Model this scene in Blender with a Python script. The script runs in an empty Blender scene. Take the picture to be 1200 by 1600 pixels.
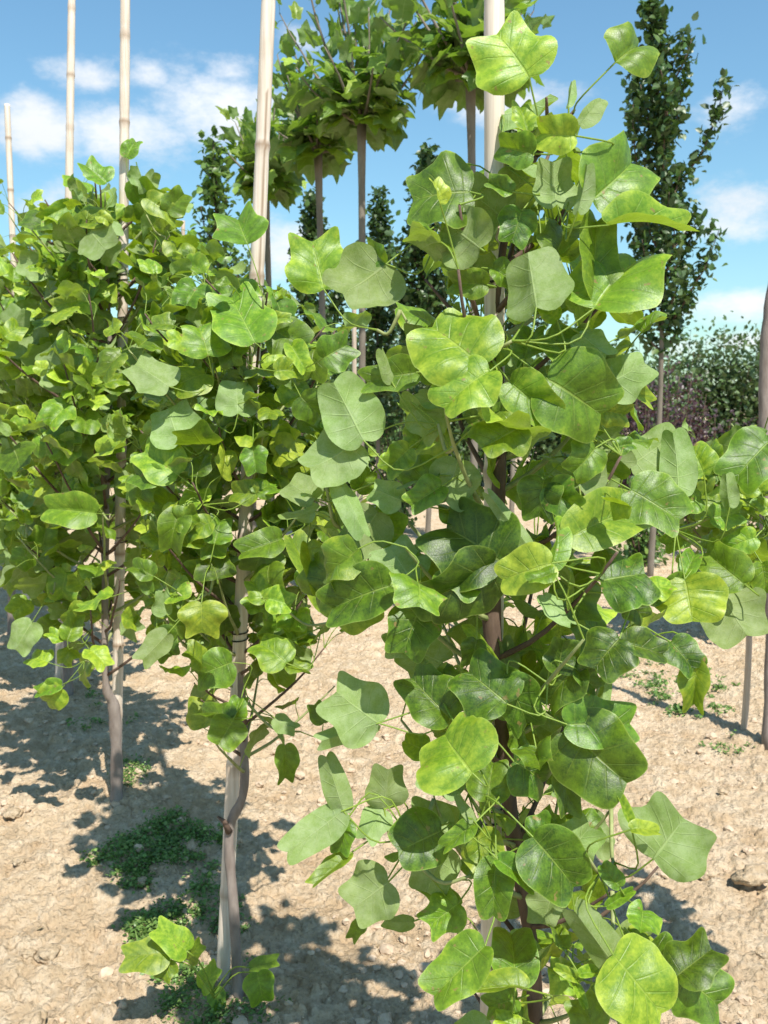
import bpy, math, random
import numpy as np
from mathutils import Vector, Matrix

random.seed(7); RNG = np.random.default_rng(7)
scene = bpy.context.scene
COL = scene.collection
R = math.radians

# ---------------------------------------------------------------- camera
CAM_H = 1.45; FPX = 1450.0
PITCH = math.atan(160.0 / FPX)
cam_data = bpy.data.cameras.new('camera')
cam = bpy.data.objects.new('camera', cam_data); COL.objects.link(cam)
cam.location = (0, 0, CAM_H)
cam.rotation_euler = (math.pi / 2 - PITCH, 0, 0)
cam_data.sensor_fit = 'VERTICAL'; cam_data.sensor_height = 36.0; cam_data.sensor_width = 27.0
cam_data.lens = FPX / 1600 * 36.0
cam_data.clip_start = 0.05; cam_data.clip_end = 2000
cam_data.dof.use_dof = True
cam_data.dof.focus_distance = 1.55
cam_data.dof.aperture_fstop = 11.0
scene.camera = cam
scene.render.resolution_x = 768; scene.render.resolution_y = 1024
scene.view_settings.view_transform = 'Standard'
scene.view_settings.look = 'None'
scene.view_settings.gamma = 1
scene.view_settings.exposure = 0.60

# ---------------------------------------------------------------- sun and sky
SUN_EL = 57.0
SH = Vector((-0.42, 0.91, 0)).normalized()          # shadows run this way along the ground
ce, se = math.cos(R(SUN_EL)), math.sin(R(SUN_EL))
SUN_TO = Vector((-SH.x * ce, -SH.y * ce, se))        # towards the sun
sd = bpy.data.lights.new('sun', 'SUN'); sd.energy = 5.0; sd.angle = R(0.5); sd.color = (1.0, 0.95, 0.87)
sun = bpy.data.objects.new('sun', sd); COL.objects.link(sun)
sun.rotation_euler = SUN_TO.to_track_quat('Z', 'Y').to_euler()

w = bpy.data.worlds.new('World'); scene.world = w; w.use_nodes = True
nt = w.node_tree; nt.nodes.clear()
def N(tree, typ, **kw):
    n = tree.nodes.new(typ)
    for k, v in kw.items(): setattr(n, k, v)
    return n
def L(tree, a, b): tree.links.new(a, b)
def Mth(tree, op, a, b=None, c=None, clamp=False):
    n = tree.nodes.new('ShaderNodeMath'); n.operation = op; n.use_clamp = clamp
    for i, v in enumerate((a, b, c)):
        if v is None: continue
        if isinstance(v, (int, float)): n.inputs[i].default_value = v
        else: tree.links.new(v, n.inputs[i])
    return n.outputs[0]
def MapR(tree, v, a, b, c=0.0, d=1.0, smooth=False):
    n = tree.nodes.new('ShaderNodeMapRange')
    if smooth: n.interpolation_type = 'SMOOTHSTEP'
    tree.links.new(v, n.inputs[0])
    for i, x in zip((1, 2, 3, 4), (a, b, c, d)):
        if isinstance(x, (int, float)): n.inputs[i].default_value = x
        else: tree.links.new(x, n.inputs[i])
    return n.outputs[0]
def MixC(tree, f, a, b, typ='MIX'):
    n = tree.nodes.new('ShaderNodeMix'); n.data_type = 'RGBA'; n.blend_type = typ
    if isinstance(f, (int, float)): n.inputs[0].default_value = f
    else: tree.links.new(f, n.inputs[0])
    for i, x in ((6, a), (7, b)):
        if isinstance(x, tuple): n.inputs[i].default_value = (x[0], x[1], x[2], 1)
        else: tree.links.new(x, n.inputs[i])
    return n.outputs[2]

def ray(px, py):
    cx = (px - 600) / FPX; cy = -(py - 800) / FPX
    cp, sp = math.cos(PITCH), math.sin(PITCH)
    return Vector((cx, cp + cy * sp, -sp + cy * cp))
def P(px, py, d):
    r = ray(px, py)
    return Vector((0, 0, CAM_H)) + r * (d / r.y)
def px_of(p):
    x, y, z = p[0], p[1], p[2] - CAM_H
    cp, sp = math.cos(PITCH), math.sin(PITCH)
    dep = y * cp - z * sp
    if dep < 0.05: return (-999, -999)
    up = y * sp + z * cp
    return (600 + FPX * x / dep, 800 - FPX * up / dep)

sky = N(nt, 'ShaderNodeTexSky', sky_type='NISHITA', sun_disc=False, sun_elevation=R(SUN_EL),
        sun_rotation=math.atan2(SUN_TO.x, SUN_TO.y), air_density=1.3, dust_density=0.6, ozone_density=2.2)
tc = N(nt, 'ShaderNodeTexCoord')
# clouds: soft banks in fixed directions of the sky, broken up by noise
noi = N(nt, 'ShaderNodeTexNoise'); noi.inputs['Scale'].default_value = 11.0
noi.inputs['Detail'].default_value = 8; noi.inputs['Roughness'].default_value = 0.68
mp = N(nt, 'ShaderNodeMapping'); mp.inputs['Scale'].default_value = (1, 1, 1.9)
L(nt, tc.outputs['Generated'], mp.inputs['Vector']); L(nt, mp.outputs['Vector'], noi.inputs['Vector'])
noi2 = N(nt, 'ShaderNodeTexNoise'); noi2.inputs['Scale'].default_value = 3.5
noi2.inputs['Detail'].default_value = 3
L(nt, mp.outputs['Vector'], noi2.inputs['Vector'])
total = None
CLOUDS = [(330, 165, 130, 62), (365, 108, 62, 26), (205, 205, 95, 48), (60, 200, 75, 45), (135, 118, 60, 26),
          (235, 120, 40, 22), (1150, 340, 80, 48), (1145, 175, 60, 36), (1180, 475, 110, 28), (470, 60, 45, 22),
          (1060, 545, 50, 20), (90, 325, 60, 40), (440, 395, 80, 50), (1160, 535, 70, 16), (790, 160, 90, 30),
          (-250, 150, 160, 60), (1500, 200, 160, 60)]
vsub0 = tc.outputs['Generated']
sx = N(nt, 'ShaderNodeSeparateXYZ'); L(nt, vsub0, sx.inputs[0])
az = Mth(nt, 'ARCTAN2', sx.outputs[0], sx.outputs[1]); elv = Mth(nt, 'ARCSINE', sx.outputs[2])
for (cx_, cy_, rx, ry) in CLOUDS:
    d = ray(cx_, cy_).normalized()
    a0 = math.atan2(d.x, d.y); e0 = math.asin(d.z)
    u = Mth(nt, 'DIVIDE', Mth(nt, 'SUBTRACT', az, a0), rx / FPX / max(0.5, math.cos(e0)))
    v = Mth(nt, 'DIVIDE', Mth(nt, 'SUBTRACT', elv, e0), ry / FPX)
    q = Mth(nt, 'ADD', Mth(nt, 'MULTIPLY', u, u), Mth(nt, 'MULTIPLY', v, v))
    g = Mth(nt, 'EXPONENT', Mth(nt, 'MULTIPLY', q, -0.75))
    total = g if total is None else Mth(nt, 'MAXIMUM', total, g)
dens = Mth(nt, 'ADD', total, Mth(nt, 'MULTIPLY', Mth(nt, 'SUBTRACT', noi.outputs[0], 0.5), 2.0))
cm = MapR(nt, dens, 0.38, 1.25, 0, 0.9, True)
cm = Mth(nt, 'MULTIPLY', cm, MapR(nt, total, 0.05, 0.4, 0, 1))
shade = MapR(nt, noi2.outputs[0], 0.3, 0.7, 0.85, 1.05)
ccol = N(nt, 'ShaderNodeCombineColor')
for i, k in enumerate((8.6, 8.7, 8.9)): L(nt, Mth(nt, 'MULTIPLY', shade, k), ccol.inputs[i])
skyc = MixC(nt, 1.0, sky.outputs[0], (0.97, 1.30, 1.36), 'MULTIPLY')
mixc = MixC(nt, cm, skyc, ccol.outputs[0])
bg = N(nt, 'ShaderNodeBackground'); bg.inputs[1].default_value = 0.082
L(nt, mixc, bg.inputs[0])
wo = N(nt, 'ShaderNodeOutputWorld'); L(nt, bg.outputs[0], wo.inputs[0])

# ---------------------------------------------------------------- materials
def newmat(name):
    m = bpy.data.materials.new(name); m.use_nodes = True
    t = m.node_tree; t.nodes.clear()
    o = N(t, 'ShaderNodeOutputMaterial')
    return m, t, o
def leaf_material(name, dark, mid, bright, under, trans, rough=0.42, trf=0.34, spec=0.5, veins=True, mott=22.0):
    m, t, o = newmat(name)
    at = N(t, 'ShaderNodeAttribute', attribute_name='lc'); sep = N(t, 'ShaderNodeSeparateColor')
    L(t, at.outputs['Color'], sep.inputs[0])
    tint, rnd = sep.outputs[0], sep.outputs[1]
    tcn = N(t, 'ShaderNodeTexCoord')
    n1 = N(t, 'ShaderNodeTexNoise'); n1.inputs['Scale'].default_value = mott; n1.inputs['Detail'].default_value = 6
    n1.inputs['Roughness'].default_value = 0.72
    L(t, tcn.outputs['Object'], n1.inputs['Vector'])
    tt = Mth(t, 'ADD', tint, Mth(t, 'MULTIPLY', Mth(t, 'SUBTRACT', n1.outputs[0], 0.5), 0.95))
    n2 = N(t, 'ShaderNodeTexNoise'); n2.inputs['Scale'].default_value = mott * 5; n2.inputs['Detail'].default_value = 4
    L(t, tcn.outputs['Object'], n2.inputs['Vector'])
    tt = Mth(t, 'ADD', tt, Mth(t, 'MULTIPLY', Mth(t, 'SUBTRACT', n2.outputs[0], 0.5), 0.55))
    if veins:
        uv0 = N(t, 'ShaderNodeAttribute', attribute_name='luv'); su0 = N(t, 'ShaderNodeSeparateXYZ'); L(t, uv0.outputs['Vector'], su0.inputs[0])
        iv = Mth(t, 'ABSOLUTE', Mth(t, 'SUBTRACT', Mth(t, 'FRACT', Mth(t, 'MULTIPLY', su0.outputs[1], 6.0)), 0.5))
        tt = Mth(t, 'ADD', tt, Mth(t, 'MULTIPLY', Mth(t, 'SUBTRACT', iv, 0.25), Mth(t, 'MULTIPLY', n1.outputs[0], 0.65)))
        tt = Mth(t, 'ADD', tt, MapR(t, Mth(t, 'ABSOLUTE', su0.outputs[0]), 0.75, 1.0, 0, 0.18))
    tt = Mth(t, 'ADD', tt, 0.0, clamp=True)
    ramp = N(t, 'ShaderNodeValToRGB'); L(t, tt, ramp.inputs[0])
    e = ramp.color_ramp.elements
    e[0].position = 0.0; e[0].color = (*dark, 1); e[1].position = 1.0; e[1].color = (*bright, 1)
    k = e.new(0.5); k.color = (*mid, 1)
    up = ramp.outputs[0]
    un = MixC(t, MapR(t, tt, 0.2, 0.9, 0.0, 0.55), under, mid)
    geo = N(t, 'ShaderNodeNewGeometry')
    height = Mth(t, 'MULTIPLY', n1.outputs[0], 0.3)
    if veins:
        uv = N(t, 'ShaderNodeAttribute', attribute_name='luv'); su = N(t, 'ShaderNodeSeparateXYZ')
        L(t, uv.outputs['Vector'], su.inputs[0])
        s = Mth(t, 'ABSOLUTE', su.outputs[0]); tv = su.outputs[1]
        f = Mth(t, 'FRACT', Mth(t, 'MULTIPLY', tv, 6.0))
        dd = Mth(t, 'ABSOLUTE', Mth(t, 'SUBTRACT', f, 0.5))
        wv = Mth(t, 'MULTIPLY_ADD', s, -0.07, 0.10)
        lat = MapR(t, dd, 0.0, wv, 1, 0, True)
        lat = Mth(t, 'MULTIPLY', lat, MapR(t, s, 0.55, 0.95, 1, 0.1))
        mid_ = MapR(t, s, 0.012, 0.05, 1, 0, True)
        vein = Mth(t, 'MAXIMUM', Mth(t, 'MULTIPLY', lat, 0.55), mid_)
        vor = N(t, 'ShaderNodeTexVoronoi', feature='DISTANCE_TO_EDGE'); vor.inputs['Scale'].default_value = 260
        L(t, tcn.outputs['Object'], vor.inputs['Vector'])
        net = MapR(t, vor.outputs[0], 0.0, 0.12, 1, 0)
        up = MixC(t, Mth(t, 'MULTIPLY', vein, 0.26), up, tuple(0.55 * c + 0.45 * b for c, b in zip(bright, (0.5, 0.6, 0.2))))
        up = MixC(t, Mth(t, 'MULTIPLY', net, 0.10), up, bright)
        un = MixC(t, Mth(t, 'MULTIPLY', vein, 0.38), un, (0.42, 0.52, 0.22))
        un = MixC(t, Mth(t, 'MULTIPLY', net, 0.16), un, (0.42, 0.52, 0.22))
        un = MixC(t, MapR(t, n1.outputs[0], 0.42, 0.62, 0, 0.5), un, (0.33, 0.40, 0.22))
        edge = MapR(t, s, 0.965, 1.0, 0, 0.55)
        up = MixC(t, edge, up, (0.33, 0.42, 0.10))
        # old brown specks and nibbles of a few leaves
        n3 = N(t, 'ShaderNodeTexNoise'); n3.inputs['Scale'].default_value = 75; n3.inputs['Detail'].default_value = 3
        L(t, tcn.outputs['Object'], n3.inputs['Vector'])
        sp = Mth(t, 'MULTIPLY', MapR(t, n3.outputs[0], 0.67, 0.70, 0, 0.85), MapR(t, rnd, 0.45, 0.6, 0, 1))
        up = MixC(t, sp, up, (0.20, 0.13, 0.05))
        height = Mth(t, 'ADD', height, Mth(t, 'MULTIPLY', vein, -0.9))
        height = Mth(t, 'ADD', height, Mth(t, 'MULTIPLY', net, -0.07))
    colr = MixC(t, geo.outputs['Backfacing'], up, un)
    hsv = N(t, 'ShaderNodeHueSaturation'); L(t, colr, hsv.inputs['Color'])
    L(t, MapR(t, rnd, 0, 1, 0.8, 1.2), hsv.inputs['Value'])
    L(t, MapR(t, rnd, 0, 1, 0.488, 0.512), hsv.inputs['Hue'])
    bump = N(t, 'ShaderNodeBump'); bump.inputs['Strength'].default_value = 0.55; bump.inputs['Distance'].default_value = 0.002
    L(t, height, bump.inputs['Height'])
    pb = N(t, 'ShaderNodeBsdfPrincipled'); L(t, hsv.outputs[0], pb.inputs['Base Color'])
    L(t, MapR(t, geo.outputs['Backfacing'], 0, 1, rough, 0.65), pb.inputs['Roughness'])
    L(t, MapR(t, geo.outputs['Backfacing'], 0, 1, spec, 0.25), pb.inputs['Specular IOR Level'])
    L(t, bump.outputs[0], pb.inputs['Normal'])
    tr = N(t, 'ShaderNodeBsdfTranslucent')
    trc = MixC(t, tt, trans, tuple(min(1, c * 1.35) for c in trans))
    L(t, trc, tr.inputs[0]); L(t, bump.outputs[0], tr.inputs['Normal'])
    mx = N(t, 'ShaderNodeMixShader'); mx.inputs[0].default_value = trf
    L(t, pb.outputs[0], mx.inputs[1]); L(t, tr.outputs[0], mx.inputs[2]); L(t, mx.outputs[0], o.inputs[0])
    return m
def solid(name, c1, c2, scale, rough=0.8, bump=0.4, bdist=0.004, stretch=(1, 1, 1), spec=0.3, detail=6):
    m, t, o = newmat(name)
    tcn = N(t, 'ShaderNodeTexCoord'); mpp = N(t, 'ShaderNodeMapping'); mpp.inputs['Scale'].default_value = stretch
    L(t, tcn.outputs['Object'], mpp.inputs[0])
    n1 = N(t, 'ShaderNodeTexNoise'); n1.inputs['Scale'].default_value = scale; n1.inputs['Detail'].default_value = detail
    n1.inputs['Roughness'].default_value = 0.65
    L(t, mpp.outputs[0], n1.inputs['Vector'])
    f = MapR(t, n1.outputs[0], 0.3, 0.7)
    pb = N(t, 'ShaderNodeBsdfPrincipled'); pb.inputs['Roughness'].default_value = rough
    pb.inputs['Specular IOR Level'].default_value = spec
    L(t, MixC(t, f, c1, c2), pb.inputs['Base Color'])
    b = N(t, 'ShaderNodeBump'); b.inputs['Strength'].default_value = bump; b.inputs['Distance'].default_value = bdist
    L(t, n1.outputs[0], b.inputs['Height']); L(t, b.outputs[0], pb.inputs['Normal']); L(t, pb.outputs[0], o.inputs[0])
    return m

M_TULIP = leaf_material('tulip_leaf', (0.014, 0.046, 0.005), (0.108, 0.205, 0.013), (0.37, 0.455, 0.04),  # darkest green is deepened in colour for leaves lying in shadow
                        (0.17, 0.245, 0.075), (0.38, 0.55, 0.02), trf=0.24, mott=44, rough=0.43, spec=0.42)
M_PLANE = leaf_material('plane_leaf', (0.035, 0.08, 0.010), (0.10, 0.185, 0.02), (0.30, 0.39, 0.05),
                        (0.15, 0.24, 0.08), (0.24, 0.42, 0.02), trf=0.3, veins=True, mott=6)
M_DARKLEAF = leaf_material('small_dark_leaf', (0.03, 0.065, 0.014), (0.055, 0.11, 0.02), (0.12, 0.19, 0.035),
                           (0.08, 0.13, 0.06), (0.09, 0.18, 0.02), trf=0.15, veins=False, mott=4)
M_GREENLEAF = leaf_material('small_green_leaf', (0.05, 0.11, 0.02), (0.10, 0.18, 0.035), (0.2, 0.3, 0.06),
                            (0.17, 0.25, 0.13), (0.16, 0.3, 0.03), trf=0.25, veins=False, mott=4)
M_HEDGE = leaf_material('hedge_leaf', (0.03, 0.06, 0.018), (0.065, 0.115, 0.035), (0.15, 0.21, 0.08),
                        (0.14, 0.20, 0.09), (0.12, 0.2, 0.05), trf=0.2, veins=False, mott=2)
M_PURPLE = leaf_material('purple_leaf', (0.018, 0.008, 0.012), (0.04, 0.017, 0.025), (0.11, 0.07, 0.07),
                         (0.14, 0.11, 0.12), (0.14, 0.03, 0.04), trf=0.15, veins=False, mott=3)
M_WEED = leaf_material('weed_leaf', (0.07, 0.13, 0.03), (0.15, 0.25, 0.06), (0.30, 0.40, 0.12),
                       (0.12, 0.2, 0.07), (0.12, 0.28, 0.03), trf=0.3, veins=False, mott=10)
M_BARK = solid('grey_bark', (0.16, 0.125, 0.105), (0.30, 0.255, 0.225), 26, 0.85, 0.6, 0.004, (1, 1, 0.35))
M_BARKDK = solid('brown_bark', (0.065, 0.04, 0.03), (0.17, 0.115, 0.085), 40, 0.8, 0.7, 0.004, (1, 1, 0.3))
M_TWIG = solid('young_twig', (0.17, 0.22, 0.07), (0.32, 0.34, 0.15), 60, 0.6, 0.2, 0.001)
M_PALEBARK = solid('pale_trunk', (0.13, 0.11, 0.085), (0.24, 0.21, 0.17), 10, 0.85, 0.5, 0.006, (1, 1, 0.4))
M_TIE = solid('black_tie', (0.012, 0.012, 0.012), (0.03, 0.03, 0.03), 50, 0.5, 0.1)

def bamboo_mat():
    m, t, o = newmat('dry_bamboo')
    tcn = N(t, 'ShaderNodeTexCoord')
    mpp = N(t, 'ShaderNodeMapping'); mpp.inputs['Scale'].default_value = (1, 1, 0.035)
    L(t, tcn.outputs['Object'], mpp.inputs[0])
    n1 = N(t, 'ShaderNodeTexNoise'); n1.inputs['Scale'].default_value = 160; n1.inputs['Detail'].default_value = 5
    L(t, mpp.outputs[0], n1.inputs['Vector'])
    n2 = N(t, 'ShaderNodeTexNoise'); n2.inputs['Scale'].default_value = 7; n2.inputs['Detail'].default_value = 5
    L(t, tcn.outputs['Object'], n2.inputs['Vector'])
    at = N(t, 'ShaderNodeAttribute', attribute_name='lc'); sep = N(t, 'ShaderNodeSeparateColor')
    L(t, at.outputs['Color'], sep.inputs[0])
    c = MixC(t, MapR(t, n1.outputs[0], 0.35, 0.65), (0.54, 0.45, 0.36), (0.70, 0.62, 0.53))
    c = MixC(t, MapR(t, n2.outputs[0], 0.5, 0.72, 0, 0.45), c, (0.42, 0.31, 0.22))
    c = MixC(t, Mth(t, 'MULTIPLY', sep.outputs[0], 0.85), c, (0.22, 0.14, 0.08))
    pb = N(t, 'ShaderNodeBsdfPrincipled'); L(t, c, pb.inputs['Base Color'])
    pb.inputs['Roughness'].default_value = 0.5; pb.inputs['Specular IOR Level'].default_value = 0.35
    b = N(t, 'ShaderNodeBump'); b.inputs['Strength'].default_value = 0.35; b.inputs['Distance'].default_value = 0.0015
    L(t, n1.outputs[0], b.inputs['Height']); L(t, b.outputs[0], pb.inputs['Normal']); L(t, pb.outputs[0], o.inputs[0])
    return m
M_BAMBOO = bamboo_mat()

def soil_mat():
    m, t, o = newmat('dry_soil')
    tcn = N(t, 'ShaderNodeTexCoord')
    def noise(s, d=6, r=0.6):
        n = N(t, 'ShaderNodeTexNoise'); n.inputs['Scale'].default_value = s; n.inputs['Detail'].default_value = d
        n.inputs['Roughness'].default_value = r; L(t, tcn.outputs['Object'], n.inputs['Vector']); return n.outputs[0]
    a, b_, c_ = noise(2.2), noise(14, 8, 0.7), noise(90, 6, 0.7)
    col = MixC(t, MapR(t, a, 0.35, 0.65), (0.50, 0.365, 0.225), (0.61, 0.47, 0.315))
    col = MixC(t, MapR(t, b_, 0.45, 0.68), col, (0.70, 0.57, 0.41))
    col = MixC(t, MapR(t, c_, 0.54, 0.68, 0, 0.6), col, (0.24, 0.16, 0.095))  # fine dark specks painted in as the shade of small pits
    col = MixC(t, MapR(t, noise(4.5, 5), 0.52, 0.68, 0, 0.5), col, (0.46, 0.30, 0.16))
    vor = N(t, 'ShaderNodeTexVoronoi'); vor.inputs['Scale'].default_value = 55; L(t, tcn.outputs['Object'], vor.inputs['Vector'])
    pb = N(t, 'ShaderNodeBsdfPrincipled'); L(t, col, pb.inputs['Base Color'])
    pb.inputs['Roughness'].default_value = 0.95; pb.inputs['Specular IOR Level'].default_value = 0.1
    h = Mth(t, 'ADD', Mth(t, 'MULTIPLY', b_, 1.2), Mth(t, 'MULTIPLY', c_, 0.9))
    h = Mth(t, 'ADD', h, Mth(t, 'MULTIPLY', vor.outputs[0], -0.6))
    b = N(t, 'ShaderNodeBump'); b.inputs['Strength'].default_value = 1.0; b.inputs['Distance'].default_value = 0.016
    L(t, h, b.inputs['Height']); L(t, b.outputs[0], pb.inputs['Normal']); L(t, pb.outputs[0], o.inputs[0])
    return m
M_SOIL = soil_mat()
M_STONE = solid('clod', (0.40, 0.29, 0.195), (0.57, 0.45, 0.33), 30, 0.95, 0.8, 0.006, spec=0.1)

# ---------------------------------------------------------------- mesh buffers
class MB:
    def __init__(self): self.v = []; self.f4 = []; self.f3 = []; self.lc = []; self.uv = []; self.n = 0
    def add(self, v, f4=None, f3=None, lc=(0.5, 0.5, 0), uv=None):
        v = np.asarray(v, float).reshape(-1, 3); k = len(v)
        self.v.append(v)
        if f4 is not None and len(f4): self.f4.append(np.asarray(f4, int).reshape(-1, 4) + self.n)
        if f3 is not None and len(f3): self.f3.append(np.asarray(f3, int).reshape(-1, 3) + self.n)
        lc = np.asarray(lc, float)
        if lc.ndim == 1: lc = np.tile(lc, (k, 1))
        self.lc.append(lc)
        self.uv.append(np.zeros((k, 3)) + np.array([0, 0.58, 0]) if uv is None else uv)
        self.n += k
    def build(self, name, mat, parent=None, smooth=True, origin=None):
        me = bpy.data.meshes.new(name)
        if self.n:
            V = np.concatenate(self.v)
            if origin is not None: V = V - np.array(origin)
            f4 = np.concatenate(self.f4) if self.f4 else np.zeros((0, 4), int)
            f3 = np.concatenate(self.f3) if self.f3 else np.zeros((0, 3), int)
            me.vertices.add(len(V)); me.vertices.foreach_set('co', V.astype(np.float32).ravel())
            loops = np.concatenate([f4.ravel(), f3.ravel()])
            me.loops.add(len(loops)); me.loops.foreach_set('vertex_index', loops.astype(np.int32))
            st = np.concatenate([np.arange(len(f4)) * 4, len(f4) * 4 + np.arange(len(f3)) * 3])
            me.polygons.add(len(st)); me.polygons.foreach_set('loop_start', st.astype(np.int32))
            me.update(calc_edges=True)
            me.polygons.foreach_set('use_smooth', np.full(len(st), smooth))
            a = me.attributes.new('lc', 'FLOAT_COLOR', 'POINT')
            lc = np.concatenate(self.lc); a.data.foreach_set('color', np.c_[lc, np.ones(len(lc))].astype(np.float32).ravel())
            a = me.attributes.new('luv', 'FLOAT_VECTOR', 'POINT')
            a.data.foreach_set('vector', np.concatenate(self.uv).astype(np.float32).ravel())
            me.validate()
        me.materials.append(mat)
        o = bpy.data.objects.new(name, me); COL.objects.link(o)
        if parent is not None: o.parent = parent
        return o
def tag(o, label=None, cat=None, group=None, kind=None):
    if label: o['label'] = label
    if cat: o['category'] = cat
    if group: o['group'] = group
    if kind: o['kind'] = kind
    return o
def empty(name, loc):
    o = bpy.data.objects.new(name, None); COL.objects.link(o); o.location = loc; o.empty_display_size = 0.1
    return o

def tube(mb, pts, rad, seg=8, lc=(0.5, 0.5, 0), cap=True):
    pts = [Vector(p) for p in pts]; n = len(pts)
    if not hasattr(rad, '__len__'): rad = [rad] * n
    V = []; prev = None
    for i, p in enumerate(pts):
        t = (pts[min(i + 1, n - 1)] - pts[max(i - 1, 0)])
        if t.length < 1e-9: t = Vector((0, 0, 1))
        t.normalize()
        if prev is None: a = t.orthogonal().normalized()
        else:
            a = prev - t * prev.dot(t)
            a = a.normalized() if a.length > 1e-6 else t.orthogonal().normalized()
        prev = a; b = t.cross(a)
        for k in range(seg):
            an = 2 * math.pi * k / seg
            V.append(p + (a * math.cos(an) + b * math.sin(an)) * rad[i])
    F = []
    for i in range(n - 1):
        for k in range(seg):
            F.append((i * seg + k, i * seg + (k + 1) % seg, (i + 1) * seg + (k + 1) % seg, (i + 1) * seg + k))
    F3 = []
    if cap:
        V.append(pts[0]); V.append(pts[-1]); c0 = n * seg; c1 = c0 + 1
        for k in range(seg):
            F3.append((c0, (k + 1) % seg, k)); F3.append((c1, (n - 1) * seg + k, (n - 1) * seg + (k + 1) % seg))
    if isinstance(lc, list):
        lcv = np.repeat(np.array(lc, float), seg, axis=0)
        if cap: lcv = np.vstack([lcv, lcv[:1], lcv[-1:]])
        lc = lcv
    mb.add([tuple(v) for v in V], F, F3, lc)
def smooth_path(pts, n):
    pts = [Vector(p) for p in pts]
    if len(pts) < 3:
        return [pts[0].lerp(pts[-1], i / (n - 1)) for i in range(n)]
    q = [pts[0] * 2 - pts[1]] + pts + [pts[-1] * 2 - pts[-2]]
    out = []
    for i in range(n):
        u = i / (n - 1) * (len(pts) - 1); k = min(int(u), len(pts) - 2); f = u - k
        a, b, c, d = q[k], q[k + 1], q[k + 2], q[k + 3]
        out.append(0.5 * ((2 * b) + (c - a) * f + (2 * a - 5 * b + 4 * c - d) * f * f + (3 * b - a - 3 * c + d) * f ** 3))
    return out

# ---------------------------------------------------------------- leaves
def catmull2(P_, n):
    return np.array([[v.x, v.y] for v in smooth_path([Vector((x, y, 0)) for x, y in P_], n)])
NT = 25; NS = 5
LOBED = catmull2([(0, 0), (.20, -.07), (.46, -.04), (.68, .10), (.78, .26), (.79, .40), (.70, .52), (.59, .64), (.55, .80), (.56, .96), (.54, 1.08), (.43, 1.10), (.26, 1.03), (.1, .97), (0, .95)], NT)
ROUND = catmull2([(0, 0), (.22, -.06), (.48, .0), (.66, .18), (.71, .40), (.66, .62), (.57, .84), (.44, 1.03), (.22, 1.07), (0, 1.0)], NT)
PLANE = catmull2([(0, 0), (.22, -.10), (.52, -.04), (.52, .16), (.66, .38), (.78, .62), (.50, .66), (.36, .78), (.22, 1.0), (0, 1.22)], NT)
def leaf_grid(out, ns):
    n = len(out); t = np.linspace(0, 1, n); m = np.stack([np.zeros(n), t ** 1.55 * out[-1, 1]], 1)
    S = np.linspace(-1, 1, 2 * ns + 1)
    A = np.abs(S)[None, :, None]
    o = out[:, None, :] * np.stack([np.sign(S) + (S == 0), np.ones_like(S)], 1)[None]
    p = m[:, None, :] * (1 - A) + o * A
    uv = np.stack([np.tile(S, (n, 1)), np.tile(t[:, None], (1, len(S))), np.zeros((n, len(S)))], 2)
    return p, uv
def grid_faces(n, m):
    i = np.arange(n - 1)[:, None] * m + np.arange(m - 1)[None]
    i = i.ravel()
    return np.stack([i, i + 1, i + m + 1, i + m], 1)
_fc = {}
def add_leaf(mb, B, Y, Z, Ln, w=1.0, tint=.5, fold=20, curl=0.3, side=0.3, wave=0.05, twist=0, lobe=.6, shape=None, ns=NS, step=1, rr=None):
    """B base point, Y unit along the midrib, Z unit normal of the upper face, Ln midrib length"""
    out = shape if shape is not None else ROUND * (1 - lobe) + LOBED * lobe
    out = out[::step] if step > 1 else out
    p, uv = leaf_grid(out, ns)
    x = p[..., 0] * w; y = p[..., 1].copy()
    ph = RNG.uniform(0, 6.28, 4)
    asym = 1 + RNG.uniform(-.07, .07)
    x = np.where(x > 0, x * asym, x / asym)
    fo = R(fold); ax = np.abs(x)
    fl = np.where(x > 0, fo + RNG.uniform(-.12, .12), fo + RNG.uniform(-.12, .12))
    # each half bows away from the fold like a shallow shell
    xs = ax * np.cos(fl * (1 - .35 * ax)); z = ax * np.sin(fl) * (1 - .55 * ax)
    z = z - side * ax ** 2
    z = z + wave * np.sin(3.2 * y * 2 + ph[0]) * ax * 1.6 + wave * .6 * np.sin(9 * y + 5 * x + ph[1]) * ax \
        + wave * .35 * np.sin(17 * y - 8 * x + ph[2]) * ax
    z = z - 0.012 * (np.cos(uv[..., 1] * 6 * 2 * np.pi) * .5 + .5) * ax * 1.2
    x = np.sign(x) * xs
    if abs(curl) > 1e-3:
        th = curl * (y ** 1.15 if False else y)
        rad = 1 / curl
        y2 = np.sin(th) * (rad - 0) + np.sin(th) * 0
        z2 = (np.cos(th) - 1) * rad
        y, z = y2 - np.sin(th) * (-z) * 1.0, z2 + z * np.cos(th)
    if abs(twist) > 1e-3:
        a = twist * y; x, z = x * np.cos(a) - z * np.sin(a), x * np.sin(a) + z * np.cos(a)
    X = Y.cross(Z)
    X = np.array(X); Yn = np.array(Y); Zn = np.array(Z)
    V = np.array(B) + Ln * (x[..., None] * X + y[..., None] * Yn + z[..., None] * Zn)
    n_, m_ = x.shape
    key = (n_, m_)
    if key not in _fc: _fc[key] = grid_faces(n_, m_)
    mb.add(V.reshape(-1, 3), _fc[key][:, ::-1] * 0 + _fc[key], None, (tint, RNG.random() if rr is None else rr, 0), uv.reshape(-1, 3))

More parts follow.
